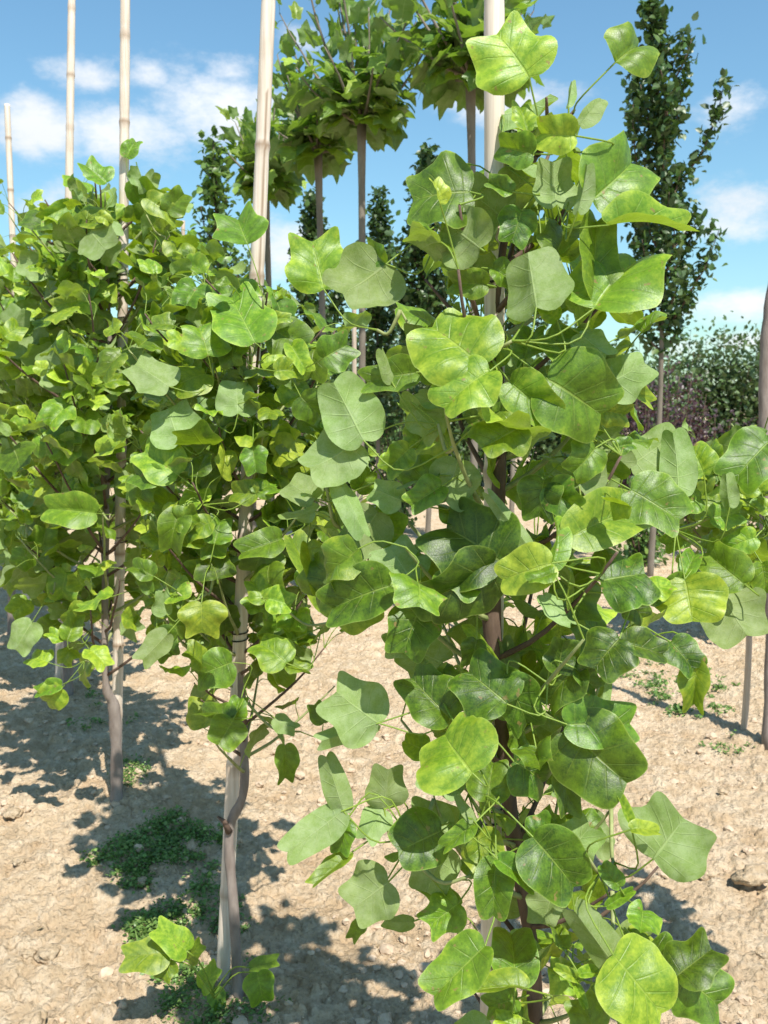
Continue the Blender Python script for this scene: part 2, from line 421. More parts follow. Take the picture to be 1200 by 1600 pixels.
def orth(n, y):
    n = n - y * n.dot(y)
    return n.normalized() if n.length > 1e-5 else y.orthogonal().normalized()
def petiole(mb, a, b, r0=0.0013, r1=0.0010, sag=0.15, tint=0.6, seg=5):
    a, b = Vector(a), Vector(b); m = (a + b) / 2; l = (b - a).length
    m = m + Vector((RNG.uniform(-.1, .1) * l, RNG.uniform(-.1, .1) * l, sag * l))
    tube(mb, smooth_path([a, m, b], 6), [r0 + (r1 - r0) * i / 5 for i in range(6)], seg, (tint, .5, 0), cap=False)

# fixed foliage density of the row of tulip trees as it is seen: 50 px cells of the 1200 x 1600 photograph
MASK = """
000000000000000000000000
000000000000000000000000
000000000000000000000000
000000000000000011000000
000000000000000233100000
003320000000035766420000
266664410000035788850000
688888720000026888880000
588888880010026888870000
888888888420126888861000
888888888851357888851000
888888888862357888884000
888888888862677888882000
888888888863677888886424
888888888873777888888888
777588874774637888888888
772277778777314888888788
651134447767737898888877
532135556666678888888865
655234556666678888873434
555511344530556888710000
013300013210356888610000
012200001111346888700000
000000000011346788840000
000000000012356777620000
000000000012345777510000
000000000001335667631000
000000000000124566642000
000000000000012356654100
000000000000002466654200
000000000000004566655300
000000000000004566655300
""".split()
MASK = [list(m_) for m_ in MASK]
for j in range(19, 24):
    for i in range(6, 10): MASK[j][i] = {19: '8', 20: '6', 21: '3', 22: '2', 23: '2'}[j]
    for i in range(0, 3):
        if j < 22: MASK[j][i] = '7'
for j, i in ((16, 1), (17, 0), (17, 1), (18, 0), (18, 1), (18, 2), (19, 0), (19, 1)): MASK[j][i] = '8'
def dens_at(p, front=True):
    x, y = px_of(p)
    if x < 0 or x >= 1200 or y < 0 or y >= 1600: return 0.7
    return int(MASK[int(y // 50)][int(x // 50)]) / 8.0

SUNV = SUN_TO
POLES = [(770, 764, 1.38, ((0, 240, 1), (380, 500, .4), (650, 1000, .4), (1250, 1600, .6))), (422, 345, 2.3, ((0, 575, .95), (700, 950, .5), (950, 1200, .6), (1200, 1600, 1))),
         (195, 178, 3.45, ((0, 545, .95), (690, 1300, .85))), (110, 90, 4.66, ((0, 310, 1),)), (12, 42, 5.8, ((0, 425, 1),))]
class Tulip:
    def __init__(s, name, label, trunk, rads, crown, radius, nb, seed, spacing=0.035, blen=1.0, group='young tulip trees staked in a row', barkpart=True, masked=True, lw=0.085, front_cut=None, hi=True):
        global RNG
        RNG = np.random.default_rng(seed); s.masked = masked; s.front_cut = front_cut; s.hi = hi
        base = trunk[0].copy(); base.z = 0
        s.root = empty(name, base); s.base = base; tag(s.root, label, 'tree', group)
        s.leaves = MB(); s.twigs = MB(); s.nodes = []; s.lw = lw
        path = smooth_path(trunk, 40)
        s.path = path
        mb = MB(); rr = np.interp(np.linspace(0, 1, 40), np.linspace(0, 1, len(rads)), rads)
        rr = rr * (1 + 0.07 * np.sin(np.arange(40) * 1.7) + 0.05 * RNG.standard_normal(40))
        tube(mb, path, list(rr), 14)
        s.trunk = mb.build('trunk', M_BARK if barkpart else M_BARKDK, s.root, origin=base)
        z0, z1 = crown
        for i in range(nb):
            z = z0 + (z1 - z0) * ((i + RNG.uniform(0, .8)) / nb)
            p0 = min(path, key=lambda q: abs(q.z - z)).copy()
            az_ = i * 2.39996 + RNG.uniform(-.4, .4)
            f = (z - z0) / (z1 - z0)
            rr_ = radius(f) * RNG.uniform(.7, 1.1) * blen
            up = RNG.uniform(.5, 1.1)
            pts = [p0]; d = Vector((math.cos(az_), math.sin(az_), up * .6)).normalized(); nseg = 7
            bl = rr_ * (1 + up * .3)
            for k in range(nseg):
                d = (d + Vector((RNG.uniform(-.12, .12), RNG.uniform(-.12, .12), .10))).normalized()
                pts.append(pts[-1] + d * bl / nseg)
            if masked:
                keep = 2
                for k in range(2, len(pts)):
                    if dens_at(pts[k]) > 0.1: keep = k + 1
                    else: break
                pts = pts[:keep]
            if len(pts) < 3: continue
            bm_ = MB(); r0 = 0.0048 if s.hi else 0.006
            tube(bm_, smooth_path(pts, 9), list(np.linspace(r0, r0 * .38, 9)), 7)
            b = bm_.build('branch', M_BARKDK if RNG.random() < .6 else M_TWIG, s.root, origin=base)
            pp = smooth_path(pts, max(4, int(bl / spacing)))
            s.nodes += [q.copy() for q in pp]
            for k, q in enumerate(pp):
                if k < 1: continue
                for rep in range(1 if RNG.random() < .6 else 2):
                    dd = (pp[min(k + 1, len(pp) - 1)] - pp[k - 1]).normalized()
                    a2 = RNG.uniform(0, 6.283)
                    sidev = dd.orthogonal(); sidev.rotate(Matrix.Rotation(a2, 3, dd))
                    s.filler(q, (sidev * 1.0 + dd * .5 + Vector((0, 0, .25))).normalized(), k / len(pp))
            # soft leaf buds at the shoot's end
            for _ in range(2):
                v = (d + Vector(RNG.uniform(-.5, .5, 3))).normalized()
                s.filler(pts[-1], v, 1.3)
    def filler(s, q, dr, f):
        pl = RNG.uniform(.035, .095)
        B = q + dr * pl
        young = f > .85
        Ln = s.lw * (RNG.uniform(.7, 1.15) if not young else RNG.uniform(.35, .8))
        tipd = (dr * .8 + Vector((RNG.uniform(-.5, .5), RNG.uniform(-.5, .5), RNG.uniform(-.95, .35)))).normalized()
        c = B + tipd * Ln * .5
        if s.masked and RNG.random() > dens_at(c): return
        if s.masked and (dens_at(B + tipd * Ln) < .06): return
        cx_, cy_ = px_of(c)
        for (xa, xb, dp, rng_) in POLES:
            if c.y > dp + .02: continue
            xx = xa + (xb - xa) * cy_ / 1600
            if abs(cx_ - xx) < 30 * 2.0 / max(1.2, dp):
                for (ya, yb, pr) in rng_:
                    if ya <= cy_ < yb and RNG.random() < pr: return
        if s.front_cut is not None and c.y < s.front_cut and RNG.random() < .8: return
        n = orth((SUNV * .6 + Vector((0, 0, .5)) + Vector((RNG.uniform(-.9, .9), RNG.uniform(-.9, .9), RNG.uniform(-.6, .6)))), tipd)
        if RNG.random() < .27: n = -n
        tint = float(np.clip(RNG.normal(.45, .17) + (.15 if young else 0), 0.05, 1))
        add_leaf(s.leaves, B, tipd, n, Ln, RNG.uniform(.85, 1.12), tint, RNG.uniform(8, 68), RNG.uniform(-.4, 1.3), RNG.uniform(.1, .7),
                 RNG.uniform(.04, .15), RNG.uniform(-.5, .5), RNG.uniform(.0, 1.0), ns=4 if s.hi else 3, step=1 if s.hi else 2)
        petiole(s.leaves, q, B, seg=4 if not s.hi else 5)
    def hero(s, Bx, By, Tx, Ty, w=1.0, tint=.5, roll=0, fold=20, d=None, curl=.25, lobe=.7, tilt=None, side=.25, wave=.09):
        tint = tint * .76; side = RNG.uniform(.1, .6); w = w * RNG.uniform(.84, 1.0); fold = fold * 1.25 + RNG.uniform(0, 14); curl = RNG.uniform(-.25, .95) if roll < 90 else RNG.uniform(-.3, .6)
        d = d if d is not None else s.base.y
        if tilt is None: tilt = RNG.uniform(.0, .75) * (1 if Ty < By else -1) * min(1, abs(Ty - By) / max(1, abs(Tx - Bx) + abs(Ty - By)) * 1.6)
        B = P(Bx, By, d); T0 = P(Tx, Ty, d); l0 = (T0 - B).length
        T = P(Tx, Ty, d + tilt * l0)
        y = (T - B).normalized()
        v = (Vector((0, 0, CAM_H)) - (B + T) / 2).normalized()
        n = orth(v + Vector((RNG.uniform(-.25, .45), 0, RNG.uniform(.05, .65))), y); rl = R(roll + RNG.uniform(-14, 14))
        n.rotate(Matrix.Rotation(rl, 3, y))
        Ln = (T - B).length * (.94 + .12 * abs(curl))
        # pull the normal a little so that the curling blade still ends at T
        add_leaf(s.leaves, B, y, n, Ln, w, tint, fold, curl, side, wave, RNG.uniform(-.25, .25), lobe, ns=6)
        # petiole to the nearest piece of wood
        q = min(s.nodes + s.path[6:], key=lambda k: (k - B).length + max(0, (k.y * -1 + B.y)) * .3)
        back = (-y * .045 + (q - B).normalized() * .03)
        dist = (q - B).length
        if dist < .13:
            tube(s.leaves, smooth_path([B, B + back * min(1, dist / .08), q], 8), [.0012] * 7 + [.0018], 6, (.6, .5, 0), cap=False)
        else:
            mid_ = B + back + (q - B).normalized() * .05
            tube(s.leaves, smooth_path([B, B + back, mid_], 8), [.0012] * 7 + [.0018], 6, (.6, .5, 0), cap=False)
            sag = (mid_ + q) / 2 + Vector((0, 0, -.03 * dist / .2))
            tw = MB(); tube(tw, smooth_path([mid_, sag, q], 8), list(np.linspace(.0022, .0035, 8)), 7); tw.build('twig', M_TWIG, s.root, origin=s.base)
            s.nodes += smooth_path([mid_, sag, q], 5)[:-1]
    def finish(s):
        s.crown = s.leaves.build('crown', M_TULIP, s.root, origin=s.base)

# ---------------------------------------------------------------- bamboo poles
def bamboo(label, pts, r0, r1, top=None, ties=(), seed=0, crack=None, group='bamboo poles staking the row of young trees'):
    rg = np.random.default_rng(seed + 100)
    a, b = pts[0], pts[-1]; ln = (b - a).length
    path = smooth_path(pts, 220)
    nodes = []; z = rg.uniform(.05, .2)
    while z < ln: nodes.append(z); z += rg.uniform(.24, .36)
    root = empty('bamboo_pole', Vector((a.x, a.y, 0))); tag(root, label, 'pole', group)
    rad = []; lc = []
    for i in range(220):
        s_ = i / 219 * ln; r = r0 + (r1 - r0) * i / 219
        dn = min([abs(s_ - q) for q in nodes] + [9])
        r *= 1 + .13 * math.exp(-(dn / .009) ** 2) - .05 * math.exp(-((dn - .022) / .012) ** 2)
        r *= 1 + .012 * math.sin(s_ * 9 + seed)
        rad.append(r); lc.append((math.exp(-(dn / .008) ** 2), .5, 0))
    if crack:
        L_ = []
        for i in range(220):
            for k in range(20):
                on = crack[0] < path[i].z < crack[1] and k == crack[2]
                L_.append((1.0 if on else lc[i][0], .5, 0))
        lc = np.array(L_ + [lc[0], lc[-1]])
    mb = MB(); tube(mb, path, rad, 20, lc); mb.build('cane', M_BAMBOO, root, origin=root.location)
    for zt in ties:
        p = min(path, key=lambda q: abs(q.z - zt)); i = path.index(p)
        t_ = MB(); ax_ = (path[min(i + 2, 219)] - path[max(i - 2, 0)]).normalized(); u = ax_.orthogonal().normalized(); v_ = ax_.cross(u)
        ring = [p + (u * math.cos(k * .4) + v_ * math.sin(k * .4)) * (rad[i] + .0022) + ax_ * .0012 * k for k in range(33)]
        tube(t_, ring, .0018, 6); t_.build('tie', M_TIE, root, origin=root.location)
    return root

def g(x, y, d=None):
    """point on the ground seen at this place"""
    r = ray(x, y); return Vector((0, 0, CAM_H)) + r * (CAM_H / -r.z)

# ---------------------------------------------------------------- ground
def hashn(ix, iy, seed):
    h = (ix.astype(np.int64) * 374761393 + iy.astype(np.int64) * 668265263 + seed * 1442695041) & 0xffffffff
    h = ((h ^ (h >> 13)) * 1274126177) & 0xffffffff
    return ((h ^ (h >> 16)) & 0xffff) / 65535.0
def vnoise(x, y, seed=0):
    ix = np.floor(x); iy = np.floor(y); fx = x - ix; fy = y - iy
    fx = fx * fx * fx * (fx * (fx * 6 - 15) + 10); fy = fy * fy * fy * (fy * (fy * 6 - 15) + 10)
    a = hashn(ix, iy, seed); b = hashn(ix + 1, iy, seed); c = hashn(ix, iy + 1, seed); d = hashn(ix + 1, iy + 1, seed)
    return (a * (1 - fx) + b * fx) * (1 - fy) + (c * (1 - fx) + d * fx) * fy
def worley(x, y, seed):
    ix = np.floor(x); iy = np.floor(y); best = np.full(x.shape, 9.0); amp = np.zeros(x.shape)
    for dx in (-1, 0, 1):
        for dy in (-1, 0, 1):
            cx = ix + dx; cy = iy + dy
            qx = cx + hashn(cx, cy, seed); qy = cy + hashn(cx, cy, seed + 1); am = hashn(cx, cy, seed + 2)
            d = np.hypot(x - qx, y - qy); m = d < best
            best = np.where(m, d, best); amp = np.where(m, am, amp)
    return best, amp
def ground_h(x, y):
    h = 0.05 * (vnoise(x * .8, y * .8, 1) - .5) + 0.035 * (vnoise(x * 2.3, y * 2.3, 2) - .5)
    # gentle ridges running along the rows
    u = x * .887 + y * .46
    h = h + 0.035 * np.exp(-((u - 0.78) / .22) ** 2)
    fade = np.clip(1.4 - np.hypot(x, y) / 14, 0, 1)
    xw = x + .03 * (vnoise(x * 30, y * 30, 8) - .5); yw = y + .03 * (vnoise(x * 30, y * 30, 9) - .5)
    for sc_, hh, sd_ in ((7, .014, 11), (17, .014, 21), (38, .013, 31), (75, .009, 41)):
        d, am = worley(xw * sc_, yw * sc_, sd_)
        h = h + fade * hh * am ** 2 * np.clip(1 - (d / .62) ** 2, 0, 1) ** .6
    h = h + fade * (0.016 * (vnoise(x * 7, y * 7, 3) - .5) + 0.010 * (vnoise(x * 19, y * 19, 4) - .5) + .006 * (vnoise(x * 60, y * 60, 5) - .5))
    h = h - .10 * np.exp(-((x + .4) ** 2 + (y - 2.15) ** 2) / .5)
    return h - .012
def gz(x, y): return float(ground_h(np.array([x]), np.array([y]))[0])

def build_ground():
    th = np.concatenate([np.linspace(-math.pi, -.62, 90)[:-1], np.linspace(-.62, .62, 760), np.linspace(.62, math.pi, 90)[1:]])
    r = np.concatenate([np.linspace(0.02, .9, 25)[:-1], np.geomspace(.9, 9, 760), np.geomspace(9, 900, 90)[1:]])
    T, RR = np.meshgrid(th, r)
    x = RR * np.sin(T); y = RR * np.cos(T); z = ground_h(x, y)
    n, m = x.shape
    mb = MB(); mb.add(np.stack([x, y, z], 2).reshape(-1, 3), grid_faces(n, m)[:, ::-1])
    o = mb.build('ground', M_SOIL); tag(o, 'dry cloddy pale brown nursery soil between the rows', 'ground', kind='structure')
build_ground()

def ico(sub=1):
    import bmesh
    bm = bmesh.new(); bmesh.ops.create_icosphere(bm, subdivisions=sub, radius=1)
    v = np.array([p.co[:] for p in bm.verts]); f = np.array([[q.index for q in p.verts] for p in bm.faces]); bm.free(); return v, f
IV, IF = ico(2); JV, JF = ico(3)
def clod(mb, c, r, rg, V=IV, F=IF, flat=.7):
    d = V.copy(); k = 1 + .0 * d[:, 0]
    for fr, am in ((1.3, .26), (2.9, .17), (6, .09), (13, .05)):
        o = rg.uniform(0, 50, 3); q = d * fr + o
        k = k + am * (np.sin(q[:, 0] * 2.1 + np.sin(q[:, 1] * 1.7)) * np.cos(q[:, 2] * 1.9 + q[:, 1]))
    v = d * k[:, None] * r * rg.uniform(.75, 1.25, 3) * np.array([1, 1, flat])
    a = rg.uniform(0, 6.28); ca, sa = math.cos(a), math.sin(a)
    v = np.stack([v[:, 0] * ca - v[:, 1] * sa, v[:, 0] * sa + v[:, 1] * ca, v[:, 2]], 1)
    mb.add(v + np.array(c), None, F)
rg = np.random.default_rng(5)
mb = MB()
for i in range(16000):
    y = 1.3 + 7.5 * rg.random() ** 1.5; x = rg.uniform(-.62, .62) * (y + .6)
    if vnoise(np.array([x * 3.]), np.array([y * 3.]), 77)[0] < rg.uniform(.15, .75): continue
    r = .0028 + .017 * rg.random() ** 6
    clod(mb, (x, y, gz(x, y) + r * .25), r, rg)
tag(mb.build('soil_clods', M_STONE, smooth=False), 'loose small crumbs of dry pale soil scattered over the ground', 'soil crumbs', kind='stuff')
STONES = [(75, 1466, .030, 'round pale clod of earth at lower left of the weeds'), (45, 1470, .015, 'little clod touching the round pale clod at lower left'),
          (50, 1570, .034, 'broad flat clod in the bottom left corner'), (1172, 1372, .052, 'large cracked clod at the right edge beside the foreground tree'),
          (1105, 1355, .028, 'pale clod just left of the large cracked clod'), (220, 1372, .022, 'small clod inside the dark green weeds'),
          (20, 1270, .030, 'reddish clod at the left edge in leaf shade'), (300, 1330, .026, 'clod at the right rim of the weeds behind the trunk'),
          (30, 1345, .018, 'single small clod on bare soil by the left edge'), (490, 1258, .020, 'small clod on bare soil right of the middle tree'),
          (1010, 1245, .022, 'small clod behind the dark hanging leaf'), (1190, 1480, .020, 'small clod low at the right edge'),
          (1130, 1232, .018, 'small clod in front of the weedy shade at right')]
for (px, py, r, lab) in STONES:
    p = g(px, py); m_ = MB(); c = (p.x, p.y, gz(p.x, p.y) + r * .42)
    clod(m_, (0, 0, 0), r, rg, JV, JF, .62); o = m_.build('earth_clod', M_SOIL); o.location = c
    tag(o, lab, 'clod', 'big clods of dry earth')

# ---------------------------------------------------------------- the row of tulip trees
FR = 1.35
def rad_front(f): return .15 + .10 * math.sin(math.pi * min(1, f * 1.15)) - .06 * max(0, f - .7) / .3
tf = Tulip('tulip_tree', 'nearest tulip tree with large mottled leaves around the thickest bamboo pole',
           [P(840, 1760, FR + .05), P(832, 1500, FR + .03), P(800, 1290, FR + .02), P(782, 1100, FR), P(768, 950, FR - .01), P(782, 700, FR + .03), P(775, 480, FR + .03), P(800, 330, FR + .02), P(850, 220, FR)],
           [.013, .0125, .012, .0125, .0135, .009, .007, .0045, .003], (.35, 2.02), rad_front, 60, 3, spacing=.032, lw=.064, front_cut=1.26, barkpart=False)
F = tf.hero
# pole's own shoots
def H(lst, tree):
    for a in lst:
        B, T, kw = a[0:2], a[2:4], a[4]
        kw = dict(kw)
        tree.hero(*B, *T, **kw)
D = lambda w=1.0, t=.5, r=0, f=20, d=1.22, **k: dict(w=w, tint=t, roll=r, fold=f, d=d, **k)
HF = [
 (827,122,776,38,D(1.12,.85,0,12,1.22,lobe=.8)), (961,98,1012,52,D(1.0,.55,-25,42,1.24)), (898,212,843,208,D(.85,.95,0,20,1.20,lobe=.3)),
 (832,240,776,228,D(.9,.35,0,25,1.22)), (824,206,812,164,D(.8,.8,30,35,1.22)), (888,166,895,127,D(.35,.6,160,25,1.22,lobe=0)),
 (906,196,942,147,D(.42,.5,170,20,1.22,lobe=0)), (925,312,1012,238,D(.85,.5,10,25,1.22)), (903,330,922,262,D(.5,.5,150,30,1.20,lobe=.1)),
 (735,300,640,300,D(1.1,.3,0,18,1.25)), (750,388,694,346,D(1.1,.6,180,12,1.22,lobe=.2)), (952,352,1082,322,D(.5,.75,-30,35,1.2,lobe=.5)),
 (928,482,992,385,D(1.05,.6,0,18,1.18,lobe=.35)), (930,470,925,350,D(.55,.5,30,25,1.2,lobe=.3)), (838,480,822,385,D(.85,.6,180,32,1.18,lobe=.5)),
 (752,572,672,500,D(1.05,.75,0,15,1.17,lobe=.1)), (765,580,688,622,D(1.0,.75,10,18,1.16,lobe=.1,tilt=-.3)), (797,597,862,652,D(.75,.6,0,25,1.2,lobe=.6)),
 (855,592,948,645,D(.95,.45,-10,18,1.2,lobe=.5)), (945,602,1012,568,D(.95,.4,170,18,1.24)), (968,602,1026,620,D(.5,.9,0,25,1.25)),
 (940,640,982,650,D(1.0,.8,0,25,1.25)), (812,668,748,706,D(1.05,.6,0,22,1.18,lobe=.5)), (790,655,728,655,D(1.0,.2,0,20,1.25)),
 (892,838,1027,768,D(.48,.7,-15,22,1.2,lobe=.3)), (985,765,1070,815,D(.85,.4,0,20,1.26)),
 (832,862,767,776,D(.22,.5,170,30,1.2,lobe=0)), (786,880,690,812,D(.95,.06,0,20,1.2)), (772,880,672,948,D(.85,.04,0,22,1.2)),
 (862,880,784,902,D(.72,.92,0,15,1.15,lobe=0)), (862,886,888,806,D(.5,.6,30,30,1.17,lobe=.1)), (850,930,884,984,D(.6,.4,170,20,1.2)),
 (938,908,1014,892,D(1.25,.08,0,12,1.2)), (980,940,1010,965,D(1.0,.15,0,15,1.22)),
 (1048,1003,1088,1048,D(.9,.12,0,20,1.2)), (1088,1036,1082,1108,D(.62,.75,0,28,1.19,lobe=1.2)), (968,998,925,1042,D(1.1,.06,0,22,1.17,side=.5)),
 (972,1006,1042,1016,D(.78,.1,0,20,1.17,lobe=.2,side=.5)), (905,1042,848,1085,D(.9,.12,0,25,1.2)), (872,1050,880,996,D(.9,.15,20,30,1.2)), (900,1045,932,1080,D(.8,.12,0,25,1.19)),
 (935,1128,950,1052,D(.32,.4,150,25,1.25,lobe=0)), (886,1132,998,1128,D(.62,.3,0,18,1.17,lobe=.5)), (888,1140,985,1230,D(.95,.22,0,18,1.18,lobe=.3)),
 (738,1208,683,1138,D(1.25,.75,0,10,1.12,lobe=.45)), (792,1100,730,1042,D(1.0,.15,0,20,1.18)), (792,1062,832,1140,D(.75,.18,0,22,1.2)),
 (702,1122,640,1055,D(.9,.2,0,25,1.22)), (655,950,628,1025,D(.9,.25,0,25,1.28)), (610,915,512,945,D(.85,.2,0,25,1.2,lobe=.4)),  # low tints paint these leaves as hanging in shade
 (642,905,606,850,D(1.0,.35,180,20,1.25)), (592,1130,518,1080,D(1.0,.35,180,15,1.22,lobe=.8)), (588,1131,494,1160,D(.4,.4,170,25,1.22)),
 (537,1268,508,1178,D(.42,.5,170,20,1.2,lobe=0)), (533,1268,453,1335,D(.5,.5,175,18,1.2,lobe=.2)), (540,1283,530,1335,D(.7,.25,0,20,1.22)),
 (545,1335,487,1390,D(.42,.6,20,25,1.22)), (607,1378,552,1420,D(1.05,.3,180,15,1.22)), (568,1436,548,1470,D(.6,.4,0,20,1.24)),
 (600,1262,608,1198,D(.9,.3,180,25,1.25)), (600,1265,568,1310,D(.8,.3,180,25,1.25)), (690,1298,618,1332,D(1.05,.12,0,15,1.2,lobe=.1)),
 (833,1308,905,1390,D(.95,.18,0,18,1.15,lobe=.2)), (835,1312,868,1282,D(1.1,.16,0,22,1.17)), (880,1340,926,1290,D(1.0,.6,180,18,1.25)),
 (775,1344,768,1432,D(.75,.28,0,20,1.17,lobe=.1)), (778,1343,838,1382,D(.55,.3,0,25,1.15,lobe=.1)), (862,1396,850,1450,D(1.0,.35,180,22,1.22)),
 (1021,1342,1072,1272,D(1.35,.4,180,6,1.12,lobe=.85,tilt=.1)), (985,1286,970,1243,D(.4,.75,10,30,1.12,lobe=0)), (986,1296,1033,1288,D(.5,.95,0,15,1.1,lobe=0)),
 (968,1386,938,1350,D(.75,.35,0,30,1.14,lobe=.1)), (948,1416,990,1390,D(.4,.5,0,30,1.14,lobe=0)), (972,1525,893,1416,D(.5,.6,160,25,1.12,lobe=.3)),
 (958,1492,1040,1590,D(.95,.8,0,15,1.08,lobe=.15)), (1058,1525,1118,1478,D(.9,.15,0,20,1.14,lobe=1.0)), (1045,1540,1010,1470,D(1.0,.12,0,15,1.17,lobe=.6)), (1060,1520,1130,1575,D(1.05,.25,0,15,1.15,lobe=.7)),
 (758,1478,672,1562,D(.62,.55,10,20,1.12,lobe=.3)), (806,1540,800,1440,D(.7,.25,0,25,1.17,lobe=.3)), (822,1545,727,1532,D(.5,.6,20,25,1.13)),
 (808,1560,760,1575,D(.9,.3,0,25,1.18)), (930,1612,905,1556,D(1.3,.5,0,20,1.12)), (812,1605,772,1592,D(.8,.8,0,25,1.15)),
 (880,1190,890,1275,D(.55,.2,0,22,1.2)), (803,1190,862,1222,D(1.0,.12,0,22,1.2)), (762,1250,770,1188,D(1.1,.4,0,22,1.2)),
 (740,1282,714,1243,D(.4,.6,180,20,1.16,lobe=0)), (740,1288,690,1322,D(.5,.45,0,30,1.16)), (702,1302,640,1268,D(.95,.35,180,20,1.25)),
 (690,1330,665,1398,D(1.0,.35,170,20,1.25)), (716,1412,666,1450,D(.95,.6,0,20,1.24,lobe=1.1)), (645,1440,597,1444,D(.5,.6,175,20,1.26)),
 (880,1482,870,1442,D(.8,.5,0,30,1.17)), (902,1530,870,1512,D(.5,.75,0,30,1.14,lobe=0)), (905,1522,945,1514,D(.45,.75,0,30,1.14,lobe=0)), (900,1540,915,1575,D(.5,.7,0,30,1.14,lobe=0)),
 (650,1000,600,1010,D(1.0,.35,180,25,1.28)), (700,1090,680,1040,D(1.0,.25,0,25,1.25)), (745,1000,735,1040,D(.9,.2,0,25,1.24)),
 (800,300,760,285,D(.9,.4,0,25,1.24)), (815,330,800,380,D(.9,.25,0,25,1.26)), (870,320,860,260,D(.9,.45,180,25,1.24)), (870,400,885,340,D(.8,.35,0,30,1.25)),
 (770,420,810,440,D(1.0,.4,0,25,1.27)), (760,445,705,440,D(.8,.5,0,30,1.25)), (735,430,690,395,D(.7,.5,180,30,1.27)), (900,560,850,520,D(1.1,.45,0,22,1.24)),
 (905,520,950,560,D(.8,.5,180,30,1.23)), (820,560,830,510,D(1.0,.3,0,25,1.25)), (870,500,842,470,D(.8,.7,0,30,1.22)), (690,760,640,790,D(.8,.5,0,25,1.24)),
 (715,720,695,790,D(.9,.35,180,25,1.27)), (860,760,900,800,D(1.0,.35,0,25,1.24)), (850,750,840,800,D(1.0,.2,0,25,1.25)), (930,700,900,740,D(1.0,.5,0,25,1.23)),
 (905,760,925,700,D(.8,.5,180,30,1.22)), (960,700,990,690,D(.9,.35,0,25,1.25)), (720,820,700,780,D(1.0,.3,0,30,1.26)),
 # left reach of the foreground tree
 (568,688,521,596,D(.72,.55,180,16,1.25,lobe=.1)), (556,690,488,742,D(.95,.35,180,14,1.27,lobe=.3)), (530,752,572,836,D(.42,.5,175,30,1.27,lobe=.1)),
 (627,782,580,762,D(.9,.5,180,20,1.28)), (650,582,568,592,D(.6,.4,0,25,1.27)), (612,597,590,550,D(.4,.6,175,20,1.26,lobe=0)),
 (604,412,533,470,D(1.05,.55,180,14,1.3)), (602,412,572,384,D(.8,.4,0,25,1.3)), (506,452,486,368,D(.95,.7,0,14,1.45,lobe=1.0)),
 (650,640,690,680,D(.9,.5,180,25,1.27)), (640,700,600,740,D(.8,.6,0,25,1.27)), (590,800,550,860,D(.9,.4,180,25,1.3)), (480,850,498,930,D(.5,.6,0,25,1.4)),
]
H(HF, tf)
tf.finish()

T3 = 2.29
def rad3(f): return .14 + .20 * math.sin(math.pi * min(1, f * .95 + .05))
t3 = Tulip('tulip_tree', 'slim tulip tree with a kinked trunk and pruned stub, beside the cracked bamboo pole',
           [P(374, 1605, T3 - .06), P(366, 1430, T3 - .05), P(358, 1300, T3 - .04), P(381, 1235, T3 - .04), P(379, 1120, T3), P(372, 980, T3 + .02), P(388, 760, T3 + .02), P(392, 560, T3 + .03), P(385, 450, T3)],
           [.0135, .013, .0125, .011, .011, .010, .008, .006, .003], (.40, 1.70), rad3, 66, 11, spacing=.034, lw=.074, front_cut=2.0)
mbk = MB(); tube(mbk, [P(358, 1300, T3 - .05), P(350, 1283, T3 - .06), P(340, 1276, T3 - .06)], [.010, .006, .0025], 8)
mbk.build('branch_stub', M_BARKDK, t3.root, origin=t3.base)
D = lambda w=1.0, t=.5, r=0, f=20, d=2.05, **k: dict(w=w, tint=t, roll=r, fold=f, d=d, **k)
